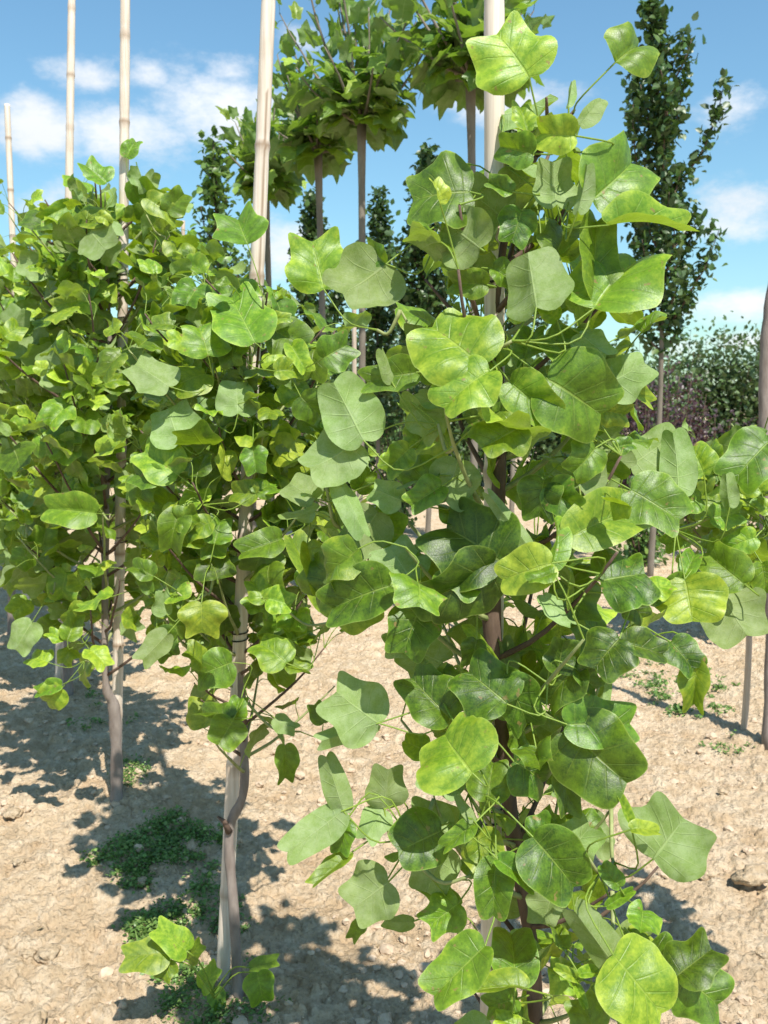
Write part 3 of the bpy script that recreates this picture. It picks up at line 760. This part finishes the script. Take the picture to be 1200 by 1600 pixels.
H3 = [
 (387,382,366,330,D(1.0,.35,0,22,2.1,lobe=1.0)), (398,535,357,452,D(.7,.6,0,20)), (325,556,315,503,D(1.1,.6,0,12,lobe=.9)), (264,604,207,562,D(.9,.4,180,18)),
 (281,692,258,630,D(.9,.55,180,18)), (372,646,368,597,D(1.05,.4,180,14,lobe=.2)), (278,742,220,702,D(.8,.75,0,22)), (250,750,205,735,D(.8,.35,0,22)),
 (402,772,360,768,D(.8,.7,0,22)), (400,772,424,750,D(1.0,.5,0,22)), (512,950,452,835,D(.45,.65,0,18,1.95,lobe=.2)), (440,842,372,868,D(.7,.45,0,18)),
 (315,942,315,990,D(1.15,.9,0,12,1.98,lobe=1.1)), (340,905,330,865,D(1.1,.2,0,20)), (330,815,288,835,D(.75,.7,0,18)), (262,990,220,1035,D(.6,.5,180,18,2.0)),
 (245,985,268,1028,D(.9,.1,0,22,2.05)), (364,1125,340,1166,D(1.15,.45,0,16,2.0,lobe=.3)), (362,1122,312,1098,D(.55,.25,0,25,2.02)), (366,1124,374,1090,D(.95,.4,0,25,2.03)),
 (447,1036,405,998,D(.95,.65,0,16,1.98)), (447,1036,486,1046,D(.85,.6,0,20,2.0)), (362,1035,305,1056,D(.85,.4,0,18,2.1)), (430,1122,462,1142,D(.8,.3,180,22)),
 (445,1165,450,1222,D(.65,.4,0,25,2.1,lobe=1.0)), (420,935,458,945,D(1.0,.75,0,18,2.0)), (415,940,395,905,D(.9,.7,0,22)), (505,1130,490,1098,D(.8,.15,0,22)),
 (430,580,470,575,D(.8,.75,0,25)), (420,500,455,495,D(.6,.8,0,25,2.1)), (455,540,480,580,D(.6,.8,0,25,2.1)), (505,560,545,535,D(1.0,.25,0,22,2.0)),
 (470,620,500,650,D(1.0,.3,0,22)), (335,850,345,810,D(.9,.45,0,22)), (280,800,262,850,D(.8,.4,0,25)), (260,960,250,925,D(.9,.35,180,25)),
 (240,900,205,880,D(.8,.4,0,25)), (235,925,215,890,D(.5,.3,0,25)), (480,920,500,880,D(.9,.5,0,25)), (395,700,400,740,D(.9,.35,0,22)),
]
H(H3, t3)
t3.finish()
# sprout at the foot of the middle tree
sp = MB(); RNG = np.random.default_rng(5)
ft = g(362, 1560)
def sproutleaf(mb, B, T, w, tint, d, roll=0, lobe=.75, fold=15):
    b, t_ = P(*B, d), P(*T, d - .02); y = (t_ - b).normalized()
    n = orth((Vector((0, 0, CAM_H)) - b).normalized() + Vector((0, 0, .6)), y); n.rotate(Matrix.Rotation(R(roll), 3, y))
    add_leaf(mb, b, y, n, (t_ - b).length, w, tint, fold, .3, .25, .06, 0, lobe, ns=6)
    foot = P(335, 1560, d + .03); foot.z = max(foot.z, .0)
    tube(mb, smooth_path([b, (b + foot) / 2 + Vector((0, 0, .03)), foot], 8), .0016, 6, (.7, .5, 0))
for a in [((262,1490),(192,1492),.60,.55,2.1), ((292,1486),(248,1448),.55,.6,2.12), ((266,1500),(252,1530),.9,.5,2.1), ((295,1500),(310,1475),.5,.5,2.14),
          ((402,1520),(412,1568),.75,.35,2.1), ((392,1512),(430,1498),.4,.4,2.15), ((315,1545),(335,1512),.5,.6,2.2), ((335,1545),(345,1580),.6,.4,2.2)]:
    sproutleaf(sp, *a)
sp.build('basal_sprout', M_TULIP, t3.root, origin=t3.base)

def t_side(name, lab, cx, cy, base, fork, d, seed, nb, zr, rf, hero=(), lean=0, lw=.09):
    b = base
    pts = [b, b.lerp(fork, .5), fork] if fork else [b]
    return pts
b2 = g(182, 1252); d2 = b2.y
t2 = Tulip('tulip_tree', 'tulip tree with a pale swollen trunk fork on bare soil, left of the cracked pole',
           [b2 + Vector((0, 0, -.03)), P(182, 1180, d2), P(178, 1105, d2 - .01), P(166, 1072, d2 - .03), P(164, 980, d2 - .02), P(166, 800, d2), P(172, 560, d2), P(165, 380, d2)],
           [.024, .022, .022, .013, .0125, .011, .008, .004], (.50, 2.20), lambda f: .22 + .26 * math.sin(math.pi * min(1, f + .1)), 66, 21, spacing=.042, lw=.088, hi=False)
D = lambda w=1.0, t=.5, r=0, f=20, d=d2 - .3, **k: dict(w=w, tint=t, roll=r, fold=f, d=d, **k)
H([(120,592,75,535,D(.9,.5,180,18)), (150,802,68,792,D(.72,.6,0,22,d2-.45,lobe=.4)), (96,1076,66,1106,D(.85,.85,0,15,lobe=.2)), (96,1070,54,1080,D(.55,.5,0,25)),
   (140,1015,168,1035,D(.9,.95,0,20)), (100,1000,75,985,D(.8,.8,0,25)), (105,1000,120,960,D(.8,.6,0,25)), (50,972,20,1018,D(.8,.5,180,18)), (75,1035,45,1020,D(.9,.9,0,20)),
   (198,246,210,214,D(.75,.45,0,25,d2)), (166,286,130,255,D(.95,.5,0,22)), (170,345,110,345,D(.6,.7,0,25)), (120,470,80,480,D(.6,.8,0,20)), (110,320,60,345,D(.5,.7,0,25)),
   (230,310,275,335,D(.6,.8,0,22)), (262,330,290,300,D(.9,.5,0,22)), (240,500,270,520,D(.7,.5,0,25))], t2)
t2.finish()
TR = []
for (lab, X, Y, sd_, nb, z0, z1) in [
    ('tulip tree in deep leaf shade, around the bamboo pole second from the left', -1.62, 4.62, 31, 62, .42, 2.30),
    ('tulip tree by the shortest bamboo pole at the left edge', -2.38, 5.8, 41, 60, .45, 2.35),
    ('farthest tulip tree of the row, only leaves showing at the left edge', -2.75, 7.2, 51, 46, .6, 2.4)]:
    t = Tulip('tulip_tree', lab, [Vector((X, Y, -.03)), Vector((X + .02, Y, .5)), Vector((X - .01, Y, 1.2)), Vector((X + .01, Y, 2.25))], [.026, .022, .015, .004], (z0, z1),
              lambda f: .26 + .30 * math.sin(math.pi * min(1, f + .12)), nb, sd_, spacing=.05, lw=.10, hi=False)
    t.finish()
# right-hand tulip tree whose trunk stands beyond the right edge
RX, RY = 0.93, 1.78
tr = Tulip('tulip_tree', 'tulip tree reaching in from beyond the right edge with bright leafy boughs',
           [Vector((RX + .04, RY, -.03)), Vector((RX, RY, .6)), Vector((RX, RY, 1.2)), Vector((RX + .02, RY, 1.6))], [.02, .017, .012, .004], (.85, 1.30),
           lambda f: .34 - .1 * f, 30, 61, spacing=.034, lw=.078)
D = lambda w=1.0, t=.5, r=0, f=20, d=1.6, **k: dict(w=w, tint=t, roll=r, fold=f, d=d, **k)
H([(985,728,1063,672,D(.75,.65,180,14,1.45,lobe=.2)), (1060,768,1056,688,D(.55,.55,170,20,1.4,lobe=0)), (1100,742,1082,692,D(.9,.7,0,20,1.5)), (1140,792,1132,738,D(.48,.65,180,20,1.45,lobe=0)),
   (1202,690,1150,738,D(.9,.3,0,20,1.5)), (1190,770,1165,730,D(.9,.8,0,20,1.6)), (1070,905,1083,975,D(1.25,.88,0,16,1.42,lobe=.25,side=.4)), (1070,905,1030,935,D(.6,.3,0,30,1.43)),
   (1070,900,1090,852,D(.5,.45,0,30,1.44,lobe=.1)), (1162,912,1097,858,D(.8,.5,0,22,1.45)), (1128,925,1166,1000,D(1.1,.25,180,14,1.5,lobe=.5)), (1110,810,1160,800,D(.8,.6,0,22,1.5)),
   (1095,780,1050,790,D(.9,.5,0,22,1.52)), (1180,840,1140,850,D(.8,.7,0,22,1.5)), (1190,880,1200,930,D(.9,.6,0,22,1.5)), (1075,830,1040,850,D(.8,.6,0,25,1.55)), (1170,710,1195,730,D(.9,.6,0,25,1.5)),
   (1120,720,1105,690,D(.8,.7,0,25,1.55)), (1205,800,1180,780,D(.9,.7,0,25,1.5)), (1030,720,1050,750,D(.8,.5,0,25,1.5))], tr)
tr.finish()

# poles
def pl(lab, x0, y0, x1, y1, d0, d1, w0, w1, ties=(), seed=0, crack=None):
    a = P(x0, y0, d0); b = P(x1, y1, d1)
    if a.z > 0: a = a + (a - b) * (a.z / (b.z - a.z))
    a = a + (a - b).normalized() * .04
    m = a.lerp(b, .5) + Vector((.006, 0, 0))
    return bamboo(lab, [a, m, b], w0 / 2 * d0 / FPX, w1 / 2 * d1 / FPX, ties=ties, seed=seed, crack=crack)
CRK = 14
pl('thick bamboo pole inside the nearest tulip tree', 762, 1600, 772, -420, 1.40, 1.38, 34, 30, ties=(1.62, 1.2, .8), seed=1)
pl('long-cracked bamboo pole tied to the tulip tree with the kinked trunk', 345, 1585, 437, -420, 2.31, 2.31, 23, 21, ties=(1.72, 1.2, .85), seed=2, crack=(1.75, 2.2, CRK))
pl('bamboo pole rising from the pale forked trunk on bare soil', 181, 1245, 197, -180, d2 + .04, d2 + .04, 17, 14, ties=(1.75, 1.9, .95), seed=3)
pl('bamboo pole second from the left, its top cut off by the frame', 92, 1096, 113, -60, 4.68, 4.68, 14, 11, seed=4)
pl('short bamboo pole at the left edge, its whole tip standing against the sky', 42, 1000, 11, 163, 5.85, 5.85, 11, 8.5, seed=5)
# ---------------------------------------------------------------- background trees
def simple_leaves(mb, B, Yv, Zv, Ln, W, tint, rnd):
    n = len(B)
    tmpl = np.array([(0, 0, 0), (-.34, .32, .10), (0, .34, 0), (.34, .32, .10), (-.30, .68, .06), (0, .70, -.03), (.30, .68, .06), (0, 1.05, -.1)])
    X = np.cross(Yv, Zv)
    V = B[:, None, :] + Ln[:, None, None] * (tmpl[None, :, 0:1] * W[:, None, None] * X[:, None, :] + tmpl[None, :, 1:2] * Yv[:, None, :] + tmpl[None, :, 2:3] * Zv[:, None, :])
    q = np.array([(1, 2, 5, 4), (2, 3, 6, 5)]); t = np.array([(0, 2, 1), (0, 3, 2), (4, 5, 7), (5, 6, 7)])
    q = q[:, ::1]; off = (np.arange(n) * 8)[:, None, None]
    lc = np.repeat(np.stack([tint, rnd, np.zeros(n)], 1), 8, axis=0)
    mb.add(V.reshape(-1, 3), (q[None] + off).reshape(-1, 4), (t[None] + off).reshape(-1, 3), lc, np.zeros((n * 8, 3)))
def nrm(a): return a / np.maximum(1e-9, np.linalg.norm(a, axis=-1, keepdims=True))
def twig_leaves(rg, mb, pts, per, size, spread, updir=.3, tintm=.45, w=1.0):
    pts = np.array([tuple(p) for p in pts]); n = len(pts) * per
    B = np.repeat(pts, per, axis=0) + rg.normal(0, spread, (n, 3))
    Yv = nrm(rg.normal(0, 1, (n, 3)) + np.array([0, 0, updir])); Zv = rg.normal(0, .7, (n, 3)) + np.array([.2, -.2, 1.0])
    Zv = nrm(Zv - Yv * np.sum(Zv * Yv, 1, keepdims=True))
    simple_leaves(mb, B, Yv, Zv, size * rg.uniform(.6, 1.2, n), np.full(n, w), np.clip(rg.normal(tintm, .22, n), 0, 1), rg.random(n))

def column_tree(name, lab, x, d, ytop, ybot, wpx, seed, mat, nb=26, leaf=.06, per=3, trunk_r=.03, group=None, tint=.45, tight=.5, label_cat='tree', sweep=1.0):
    rg = np.random.default_rng(seed)
    top = P(x, ytop, d); base = Vector((P(x, 700, d).x, d, 0)); zb = P(x, ybot, d).z
    root = empty(name, base); tag(root, lab, label_cat, group)
    h = top.z; R0 = wpx / 2 * d / FPX
    tr_ = MB(); path = smooth_path([base + Vector((0, 0, -.05)), base + Vector((rg.normal(0, .02), 0, h * .3)), base + Vector((rg.normal(0, .03), rg.normal(0, .03), h * .65)), Vector((top.x, d, h * .93))], 30)
    tube(tr_, path, list(np.linspace(trunk_r, .006, 30)), 9); tr_.build('trunk', M_PALEBARK, root, origin=base)
    lm = MB(); bm_ = MB()
    for i in range(nb):
        f = (i + rg.random()) / nb
        z = zb + (h - zb) * f * .9
        p0 = min(path, key=lambda q: abs(q.z - z)).copy()
        az_ = i * 2.4 + rg.uniform(-.5, .5)
        rr = R0 * (math.sin(math.pi * min(1, f * .80 + .22))) * rg.uniform(.4, 1.35)
        ln = min(rr * 2.2 * sweep, (h - z) * 1.05 + .1)
        pts = [p0]
        dr = Vector((math.cos(az_) * 1.0, math.sin(az_) * 1.0, .55))
        for k in range(8):
            dr = (dr + Vector((0, 0, .26 * sweep)) + Vector(rg.normal(0, .10, 3))).normalized()
            pts.append(pts[-1] + dr * ln / 8)
        bm_ = MB(); tube(bm_, pts, list(np.linspace(.011, .003, 9)), 5); bm_.build('branch', M_BARKDK, root, origin=base)
        sp_ = smooth_path(pts, max(6, int(ln / (leaf * .55))))
        twig_leaves(rg, lm, sp_[1:], per, leaf, leaf * tight, .3, tint)
    lm.build('crown', mat, root, origin=base)
    return root

GS = 'slender clipped trees standing behind the planes'
column_tree('slender_tree', 'tall dark slender tree against open sky at the right, thin stem bare at the foot', 1022, 8.0, -60, 560, 140, 201, M_DARKLEAF, 44, .075, 8, .03, GS, .35, .55, sweep=1.0)
column_tree('slender_tree', 'dark slender tree right of the double trunk, its top just under the biggest plane crown', 668, 9.5, 190, 640, 95, 202, M_DARKLEAF, 40, .072, 12, .03, GS, .3, .6)
column_tree('slender_tree', 'dark slender tree glimpsed between the two middle plane trunks', 592, 10.5, 265, 680, 70, 203, M_DARKLEAF, 38, .072, 12, .03, GS, .3, .6)
column_tree('slender_tree', 'dark slender tree left of the middle plane trunks', 487, 10.0, 270, 680, 80, 204, M_DARKLEAF, 38, .072, 12, .03, GS, .3, .6)
column_tree('slender_tree', 'pale green slender tree with a drooping feathery top over the left row', 332, 7.2, 165, 700, 75, 205, M_GREENLEAF, 38, .07, 7, .03, GS, .45, .6)
column_tree('slender_tree', 'thin dark tree half hidden behind the upper right plane crown', 800, 9.0, 120, 640, 80, 206, M_DARKLEAF, 30, .068, 8, .028, GS, .3, .6)
column_tree('slender_tree', 'low slender tree behind the row of tulip trees, mostly covered by their leaves', 395, 11.0, 350, 700, 80, 207, M_DARKLEAF, 22, .06, 5, .028, GS, .35, .6)
column_tree('slender_tree', 'dim slender tree with its trunk in the gap left of the nearest tulip tree', 640, 12.5, 420, 720, 90, 208, M_DARKLEAF, 24, .06, 6, .03, GS, .3, .6)

def plane_tree(lab, x, d, ytop, ybot, wpx, xt, ytr, seed, n=230, group='clipped plane trees with round heads', twr=.024):
    global RNG
    RNG = np.random.default_rng(seed); rg = RNG
    head = P(x, ybot - (ybot - ytop) * .32, d); base = Vector((P(xt, ytr, d).x, d, 0))
    root = empty('plane_tree', base); tag(root, lab, 'tree', group)
    m = MB(); path = smooth_path([base + Vector((0, 0, -.05)), base.lerp(head, .5) + Vector((.02, 0, 0)), head], 26)
    tube(m, path, [twr * (1 + .5 * max(0, (i - 22) / 4)) for i in range(26)], 12); m.build('trunk', M_PALEBARK, root, origin=base)
    R0 = wpx / 2 * d / FPX; H_ = (ybot - ytop) * d / FPX
    br = MB(); lf = MB(); ns_ = 20
    for i in range(ns_):
        az_ = i * 2.4 + rg.uniform(-.3, .3); f = (i + .5) / ns_
        el = R(-8 + 92 * f ** .9)
        dr = Vector((math.cos(az_) * math.cos(el), math.sin(az_) * math.cos(el), math.sin(el)))
        ln = R0 * .82 * math.cos(el) + H_ * .70 * math.sin(el); ln *= rg.uniform(.6, 1.2)
        pts = [head]
        for k in range(6):
            dr = (dr + Vector((0, 0, .10)) + Vector(rg.normal(0, .06, 3))).normalized(); pts.append(pts[-1] + dr * ln / 6)
        br = MB(); tube(br, pts, list(np.linspace(.013, .004, 7)), 6); br.build('branch', M_PALEBARK, root, origin=base)
        nn = max(4, int(n * 1.0 / ns_)); sp_ = smooth_path(pts, nn + 2)
        for k, q in enumerate(sp_[1:]):
            ff = k / nn
            sv = dr.orthogonal(); sv.rotate(Matrix.Rotation(k * 2.2 + rg.uniform(-.4, .4), 3, dr))
            pd = (sv + Vector((0, 0, .15)) + dr * .3).normalized(); B = q + pd * rg.uniform(.04, .10)
            upr = el > R(28) and ff > .35
            if upr and rg.random() < .25: continue
            tip = (pd * .5 + dr * rg.uniform(.3, 1.0) + Vector((0, 0, .2))).normalized() if upr else (pd * .8 + Vector((rg.uniform(-.3, .3), rg.uniform(-.3, .3), rg.uniform(-.9, .3)))).normalized()
            nm = orth(Vector((rg.uniform(-.5, .5), rg.uniform(-.5, .5), 1.0)) + pd * .5, tip)
            size = (.145 if not upr else .13) * (1.0 if ff < .8 else .75) * rg.uniform(.75, 1.15)
            add_leaf(lf, B, tip, nm, size, rg.uniform(.6, .85) if upr else rg.uniform(.75, .95), float(np.clip(rg.normal(.38, .16) + (.3 if ff > .78 else .12 * upr), 0, 1)), rg.uniform(25, 60) if upr else rg.uniform(5, 30), rg.uniform(0, .6), .2, .08, rg.uniform(-.3, .3), shape=PLANE, ns=3, step=1)
            petiole(lf, q, B, .002, .0015, seg=4)
    lf.build('crown', M_PLANE, root, origin=base)
plane_tree('biggest plane tree, its wide round head in the upper middle over a double stem', 565, 6.4, 0, 285, 230, 556, 640, 301, 330)
plane_tree('plane tree with the small low head just right of the cracked bamboo pole', 415, 7.6, 195, 335, 125, 421, 640, 302, 200)
plane_tree('plane tree whose head merges into the left side of the biggest plane head', 497, 7.0, 125, 290, 125, 503, 640, 303, 220)
plane_tree('plane tree at the top edge behind the thick bamboo pole of the nearest tulip tree', 735, 5.8, -75, 215, 225, 741, 640, 304, 320)

def stake(name, lab, x0, y0, x1, y1, d, w, mat, cat, group=None, part='shaft'):
    a = P(x0, y0, d); b = P(x1, y1, d); a = a + (a - b) * (max(0, a.z) / (b.z - a.z)) if a.z > 0 else a
    a.z -= .03
    r = w / 2 * d / FPX
    m = MB(); path = smooth_path([a, a.lerp(b, .5) + Vector((.004, 0, 0)), b], 40)
    tube(m, [p - a for p in path], [r * (1 - .15 * i / 39 + .05 * math.exp(-((i % 9 - 4) / .6) ** 2)) for i in range(40)], 12)
    o = m.build(name, mat); o.location = a; tag(o, lab, cat, group)
GB = 'thin stakes beside the trees in the rows behind'
stake('bamboo_stake', 'pale thin stake alongside the trunk of the biggest plane tree', 553, 900, 553, 395, 6.3, 8, M_BAMBOO, 'stake', GB)
stake('bamboo_stake', 'short stake standing in bare soil at the lower right by the grey trunk', 1162, 1145, 1172, 960, 4.15, 11, M_BAMBOO, 'stake', GB)
stake('bamboo_stake', 'thin stake behind the nearest tulip tree, beside the upper right plane trunk', 735, 930, 741, 380, 6.0, 7, M_BAMBOO, 'stake', GB)
stake('bamboo_stake', 'thin pale stake behind the left row, tip among the leaves', 287, 900, 286, 345, 7.0, 7, M_BAMBOO, 'stake', GB)

# grey trunk at the right edge with its crown beyond the frame
# its crown must stay right of the frame: shift foliage outwards
class EdgeTulip(Tulip):
    def filler(s, q, dr, f):
        if px_of(q + dr * .12)[0] < 1235 and px_of(q)[1] > -60: return
        super().filler(q, dr, f)
t5 = EdgeTulip('tulip_tree', 'smooth grey trunk cut by the right edge, standing by the short stake', [g(1204, 1166) + Vector((0, 0, -.03)), P(1208, 1000, 4.0), P(1198, 800, 4.0), P(1196, 600, 4.0), P(1204, 480, 4.0), P(1230, 350, 4.02), P(1320, 120, 4.0)],
              [.036, .034, .030, .027, .026, .022, .012], (2.85, 3.0), lambda f: .2, 10, 71, spacing=.05, lw=.09, masked=False, hi=False, group='young tulip trees of the row at the right')
t5.finish()
t6 = Tulip('tulip_tree', 'small dim tulip sapling in front of the purple shrubs, half hidden behind the grey trunk',
           [Vector((2.05, 5.6, -.03)), Vector((2.06, 5.6, .6)), Vector((2.04, 5.6, 1.1))], [.018, .014, .004], (.45, 1.02), lambda f: .34, 24, 81, spacing=.05, lw=.10, masked=False, hi=False, group='young tulip trees of the row at the right')
t6.finish()

# ---------------------------------------------------------------- shrub rows behind
rg = np.random.default_rng(9)
def shrub(name, lab, X, Y, wd, h, seed, mat, n, leaf, group):
    r = np.random.default_rng(seed); base = Vector((X, Y, 0)); root = empty(name, base); tag(root, lab, 'shrub', group)
    st = MB(); lf = MB()
    for i in range(14):
        a = i * 2.4; f = r.uniform(.15, .95); hh = h * r.uniform(.55, 1.08)
        tip = Vector((math.cos(a) * wd * f * .6, math.sin(a) * wd * f * .6, hh))
        pts = smooth_path([Vector((math.cos(a) * .03, math.sin(a) * .03, -.05)), Vector((tip.x * .45, tip.y * .45, hh * .4)), tip], 10)
        tube(st, pts, list(np.linspace(.015, .003, 10)), 5)
        k = n // 14; u = r.uniform(.02, 1, k); idx = (u * 9).astype(int).clip(0, 8)
        pa = np.array([tuple(p) for p in pts]); q = pa[idx] + (pa[idx + 1] - pa[idx]) * (u * 9 - idx)[:, None]
        q = q + r.normal(0, wd * .14, (k, 3)) * np.array([1, 1, .7]); q = q[q[:, 2] > .05]
        twig_leaves(r, lf, q, 1, leaf, leaf * .3, .4, .45)
    st.build('stem', M_BARKDK, root); lf.build('foliage', mat, root)
spots = []
names = ['by the right edge', 'partly cut by the frame', 'right of the purple ones', 'above the purple ones',  'behind the grey trunk', 'second from the right edge', 'third from the right edge', 'under the slender dark tree', 'left of the slender dark stem', 'behind the nearest tulip tree', 'right of the pale stake',
         'behind the double stem', 'in the middle gap', 'left of the middle gap', 'behind the cracked pole', 'right behind the left row', 'behind the left row', 'far behind the left row', 'behind the left edge', 'last one, beyond the left edge']
xs = np.linspace(8.4, -8.6, 20)
for i, x in enumerate(xs):
    pur = i in (6,)
    shrub('shrub', ('dusty green' if not pur else 'dusky purple-green') + ' tall shrub in the far hedge row, ' + names[i], x, 17 + rg.uniform(-.5, .5) + .15 * abs(x), 1.25, 2.65 + rg.uniform(-.25, .25), 400 + i, M_HEDGE, 5200, .105, 'tall shrubs of the far hedge row')
pn = ['just right of the nearest tulip tree', 'below the slender dark stem', 'with red young leaves in the middle', 'left of the small dim sapling', 'behind the small dim sapling', 'at the right edge']
for i, (px_, d, yt) in enumerate([(985, 12.5, 610), (1015, 11.5, 610), (1050, 12, 580), (1080, 12.5, 600), (1120, 13, 650), (1190, 13, 660)]):
    X = P(px_, 640, d).x
    shrub('purple_shrub', 'dark purple leaved shrub ' + pn[i], X, d, .62, P(px_, yt, d).z, 450 + i, M_PURPLE, 1900, .06, 'purple leaved shrubs before the hedge')
ln_ = ['left', 'middle', 'right']
for i, (px_, d, yt) in enumerate([(620, 11, 640), (480, 12, 620), (900, 9.5, 690), (1010, 8.5, 735), (1130, 9, 720)]):
    X = P(px_, 640, d).x
    shrub('low_shrub', ['low green shrub in the gap left of the nearest tulip tree', 'low green shrub behind the middle of the row', 'low green shrub screened by the nearest tulip tree', 'low green shrub at the foot of the slender dark stem', 'low bright shrub under the small dim sapling'][i], X, d, .6, P(px_, yt, d).z, 470 + i, M_GREENLEAF, 1300, .06, 'low shrubs before the hedge')

# ---------------------------------------------------------------- weeds
def weeds(mb, cx, cy, rx, ry, n, seed, size=.016):
    r = np.random.default_rng(seed)
    for i in range(n):
        a = r.uniform(0, 6.28); q = math.sqrt(r.random()); px_ = cx + math.cos(a) * rx * q; py_ = cy + math.sin(a) * ry * q
        p = g(px_, py_); den = .6 * vnoise(np.array([p.x * 9]), np.array([p.y * 9]), 55)[0] + .4 * vnoise(np.array([p.x * 31]), np.array([p.y * 31]), 56)[0]
        if den < .46 + .42 * q * r.random(): continue
        z = gz(p.x, p.y)
        k = r.integers(8, 16); hh = r.uniform(.004, .03)
        B = np.array([p.x, p.y, z]) + r.normal(0, .016, (k, 3)) * np.array([1, 1, 0]); B[:, 2] = z + r.uniform(.0, hh, k)
        Yv = nrm(r.normal(0, 1, (k, 3)) * np.array([1, 1, .35]) + np.array([0, 0, .25])); Zv = np.array([0, 0, 1.0]) + r.normal(0, .35, (k, 3))
        Zv = nrm(Zv - Yv * np.sum(Zv * Yv, 1, keepdims=True))
        simple_leaves(mb, B, Yv, Zv, size * r.uniform(.5, 1.3, k), r.uniform(.7, 1.5, k), np.clip(r.normal(.45, .2, k), 0, 1), r.random(k))
wm = MB()
weeds(wm, 250, 1330, 115, 58, 950, 1, .012); weeds(wm, 290, 1430, 95, 70, 700, 2, .012); weeds(wm, 350, 1540, 110, 45, 260, 3, .011)
weeds(wm, 205, 1215, 30, 28, 60, 4, .012); weeds(wm, 1080, 1085, 75, 40, 240, 5, .018); weeds(wm, 1130, 1160, 40, 20, 30, 6, .013); weeds(wm, 990, 1040, 60, 30, 120, 7, .018)
weeds(wm, 1060, 1435, 10, 6, 6, 8, .018); weeds(wm, 130, 1130, 90, 50, 60, 9, .018); weeds(wm, 490, 1560, 60, 30, 60, 10, .014)
tag(wm.build('weeds', M_WEED), 'low green weeds creeping over the soil in the shade of the trees', 'weeds', kind='stuff')
# dry bits of straw, petioles and leaf crumbs on the soil
lt = MB(); r = np.random.default_rng(12)
for i in range(420):
    y = 1.5 + 4.5 * r.random() ** 1.3; x = r.uniform(-.5, .5) * (y + .5); z = gz(x, y) + .004
    if r.random() < .7:
        a = r.uniform(0, 6.28); l = r.uniform(.008, .05); dx, dy = math.cos(a) * l / 2, math.sin(a) * l / 2
        tube(lt, smooth_path([Vector((x - dx, y - dy, z)), Vector((x + r.normal(0, .003), y, z + .004)), Vector((x + dx, y + dy, z))], 5), .0007, 4)
    else:
        B = np.array([[x, y, z]]); a = r.uniform(0, 6.28); Yv = np.array([[math.cos(a), math.sin(a), .1]]); Zv = nrm(np.array([[r.normal(0, .3), r.normal(0, .3), 1.0]]))
        simple_leaves(lt, B, Yv, Zv, np.array([r.uniform(.008, .022)]), np.array([1.1]), np.array([.3]), np.array([.5]))
tag(lt.build('plant_litter', solid('dry_litter', (0.16, 0.10, 0.05), (0.42, 0.33, 0.19), 60, 0.8, 0.2)), 'dry bits of straw and crumbled leaves lying on the soil', 'plant litter', kind='stuff')
# grassy tuft beside the sprout
tg = MB(); r = np.random.default_rng(3); gb = g(225, 1475)
for i in range(9):
    a = r.uniform(-1.2, 1.2); hgt = r.uniform(.07, .13)
    pts = [Vector((0, 0, 0)) + Vector((r.normal(0, .008), r.normal(0, .008), 0))]; d_ = Vector((math.sin(a) * .5, r.normal(0, .3), 1)).normalized()
    for k in range(6): d_ = (d_ + Vector((math.sin(a) * .12, 0, -.08))).normalized(); pts.append(pts[-1] + d_ * hgt / 6)
    V = []
    for k, p in enumerate(pts): wd = .0055 * (1 - (k / 6) ** 2) + .0004; V += [(p.x - wd, p.y, p.z), (p.x, p.y - .002, p.z - .001), (p.x + wd, p.y, p.z)]
    V += [(x_, y_ + .0008, z_) for x_, y_, z_ in V]
    Fq = [(3 * k + j, 3 * k + j + 1, 3 * k + j + 4, 3 * k + j + 3) for k in range(6) for j in (0, 1)]
    Fq += [(a_ + 21, d__ + 21, c_ + 21, b_ + 21) for a_, b_, c_, d__ in Fq]
    tg.add(V, Fq, None, (.6, r.random(), 0))
o = tg.build('grass_tuft', M_WEED); o.location = (gb.x, gb.y, gz(gb.x, gb.y)); tag(o, 'small tuft of broad grass blades at the edge of the weeds', 'grass')
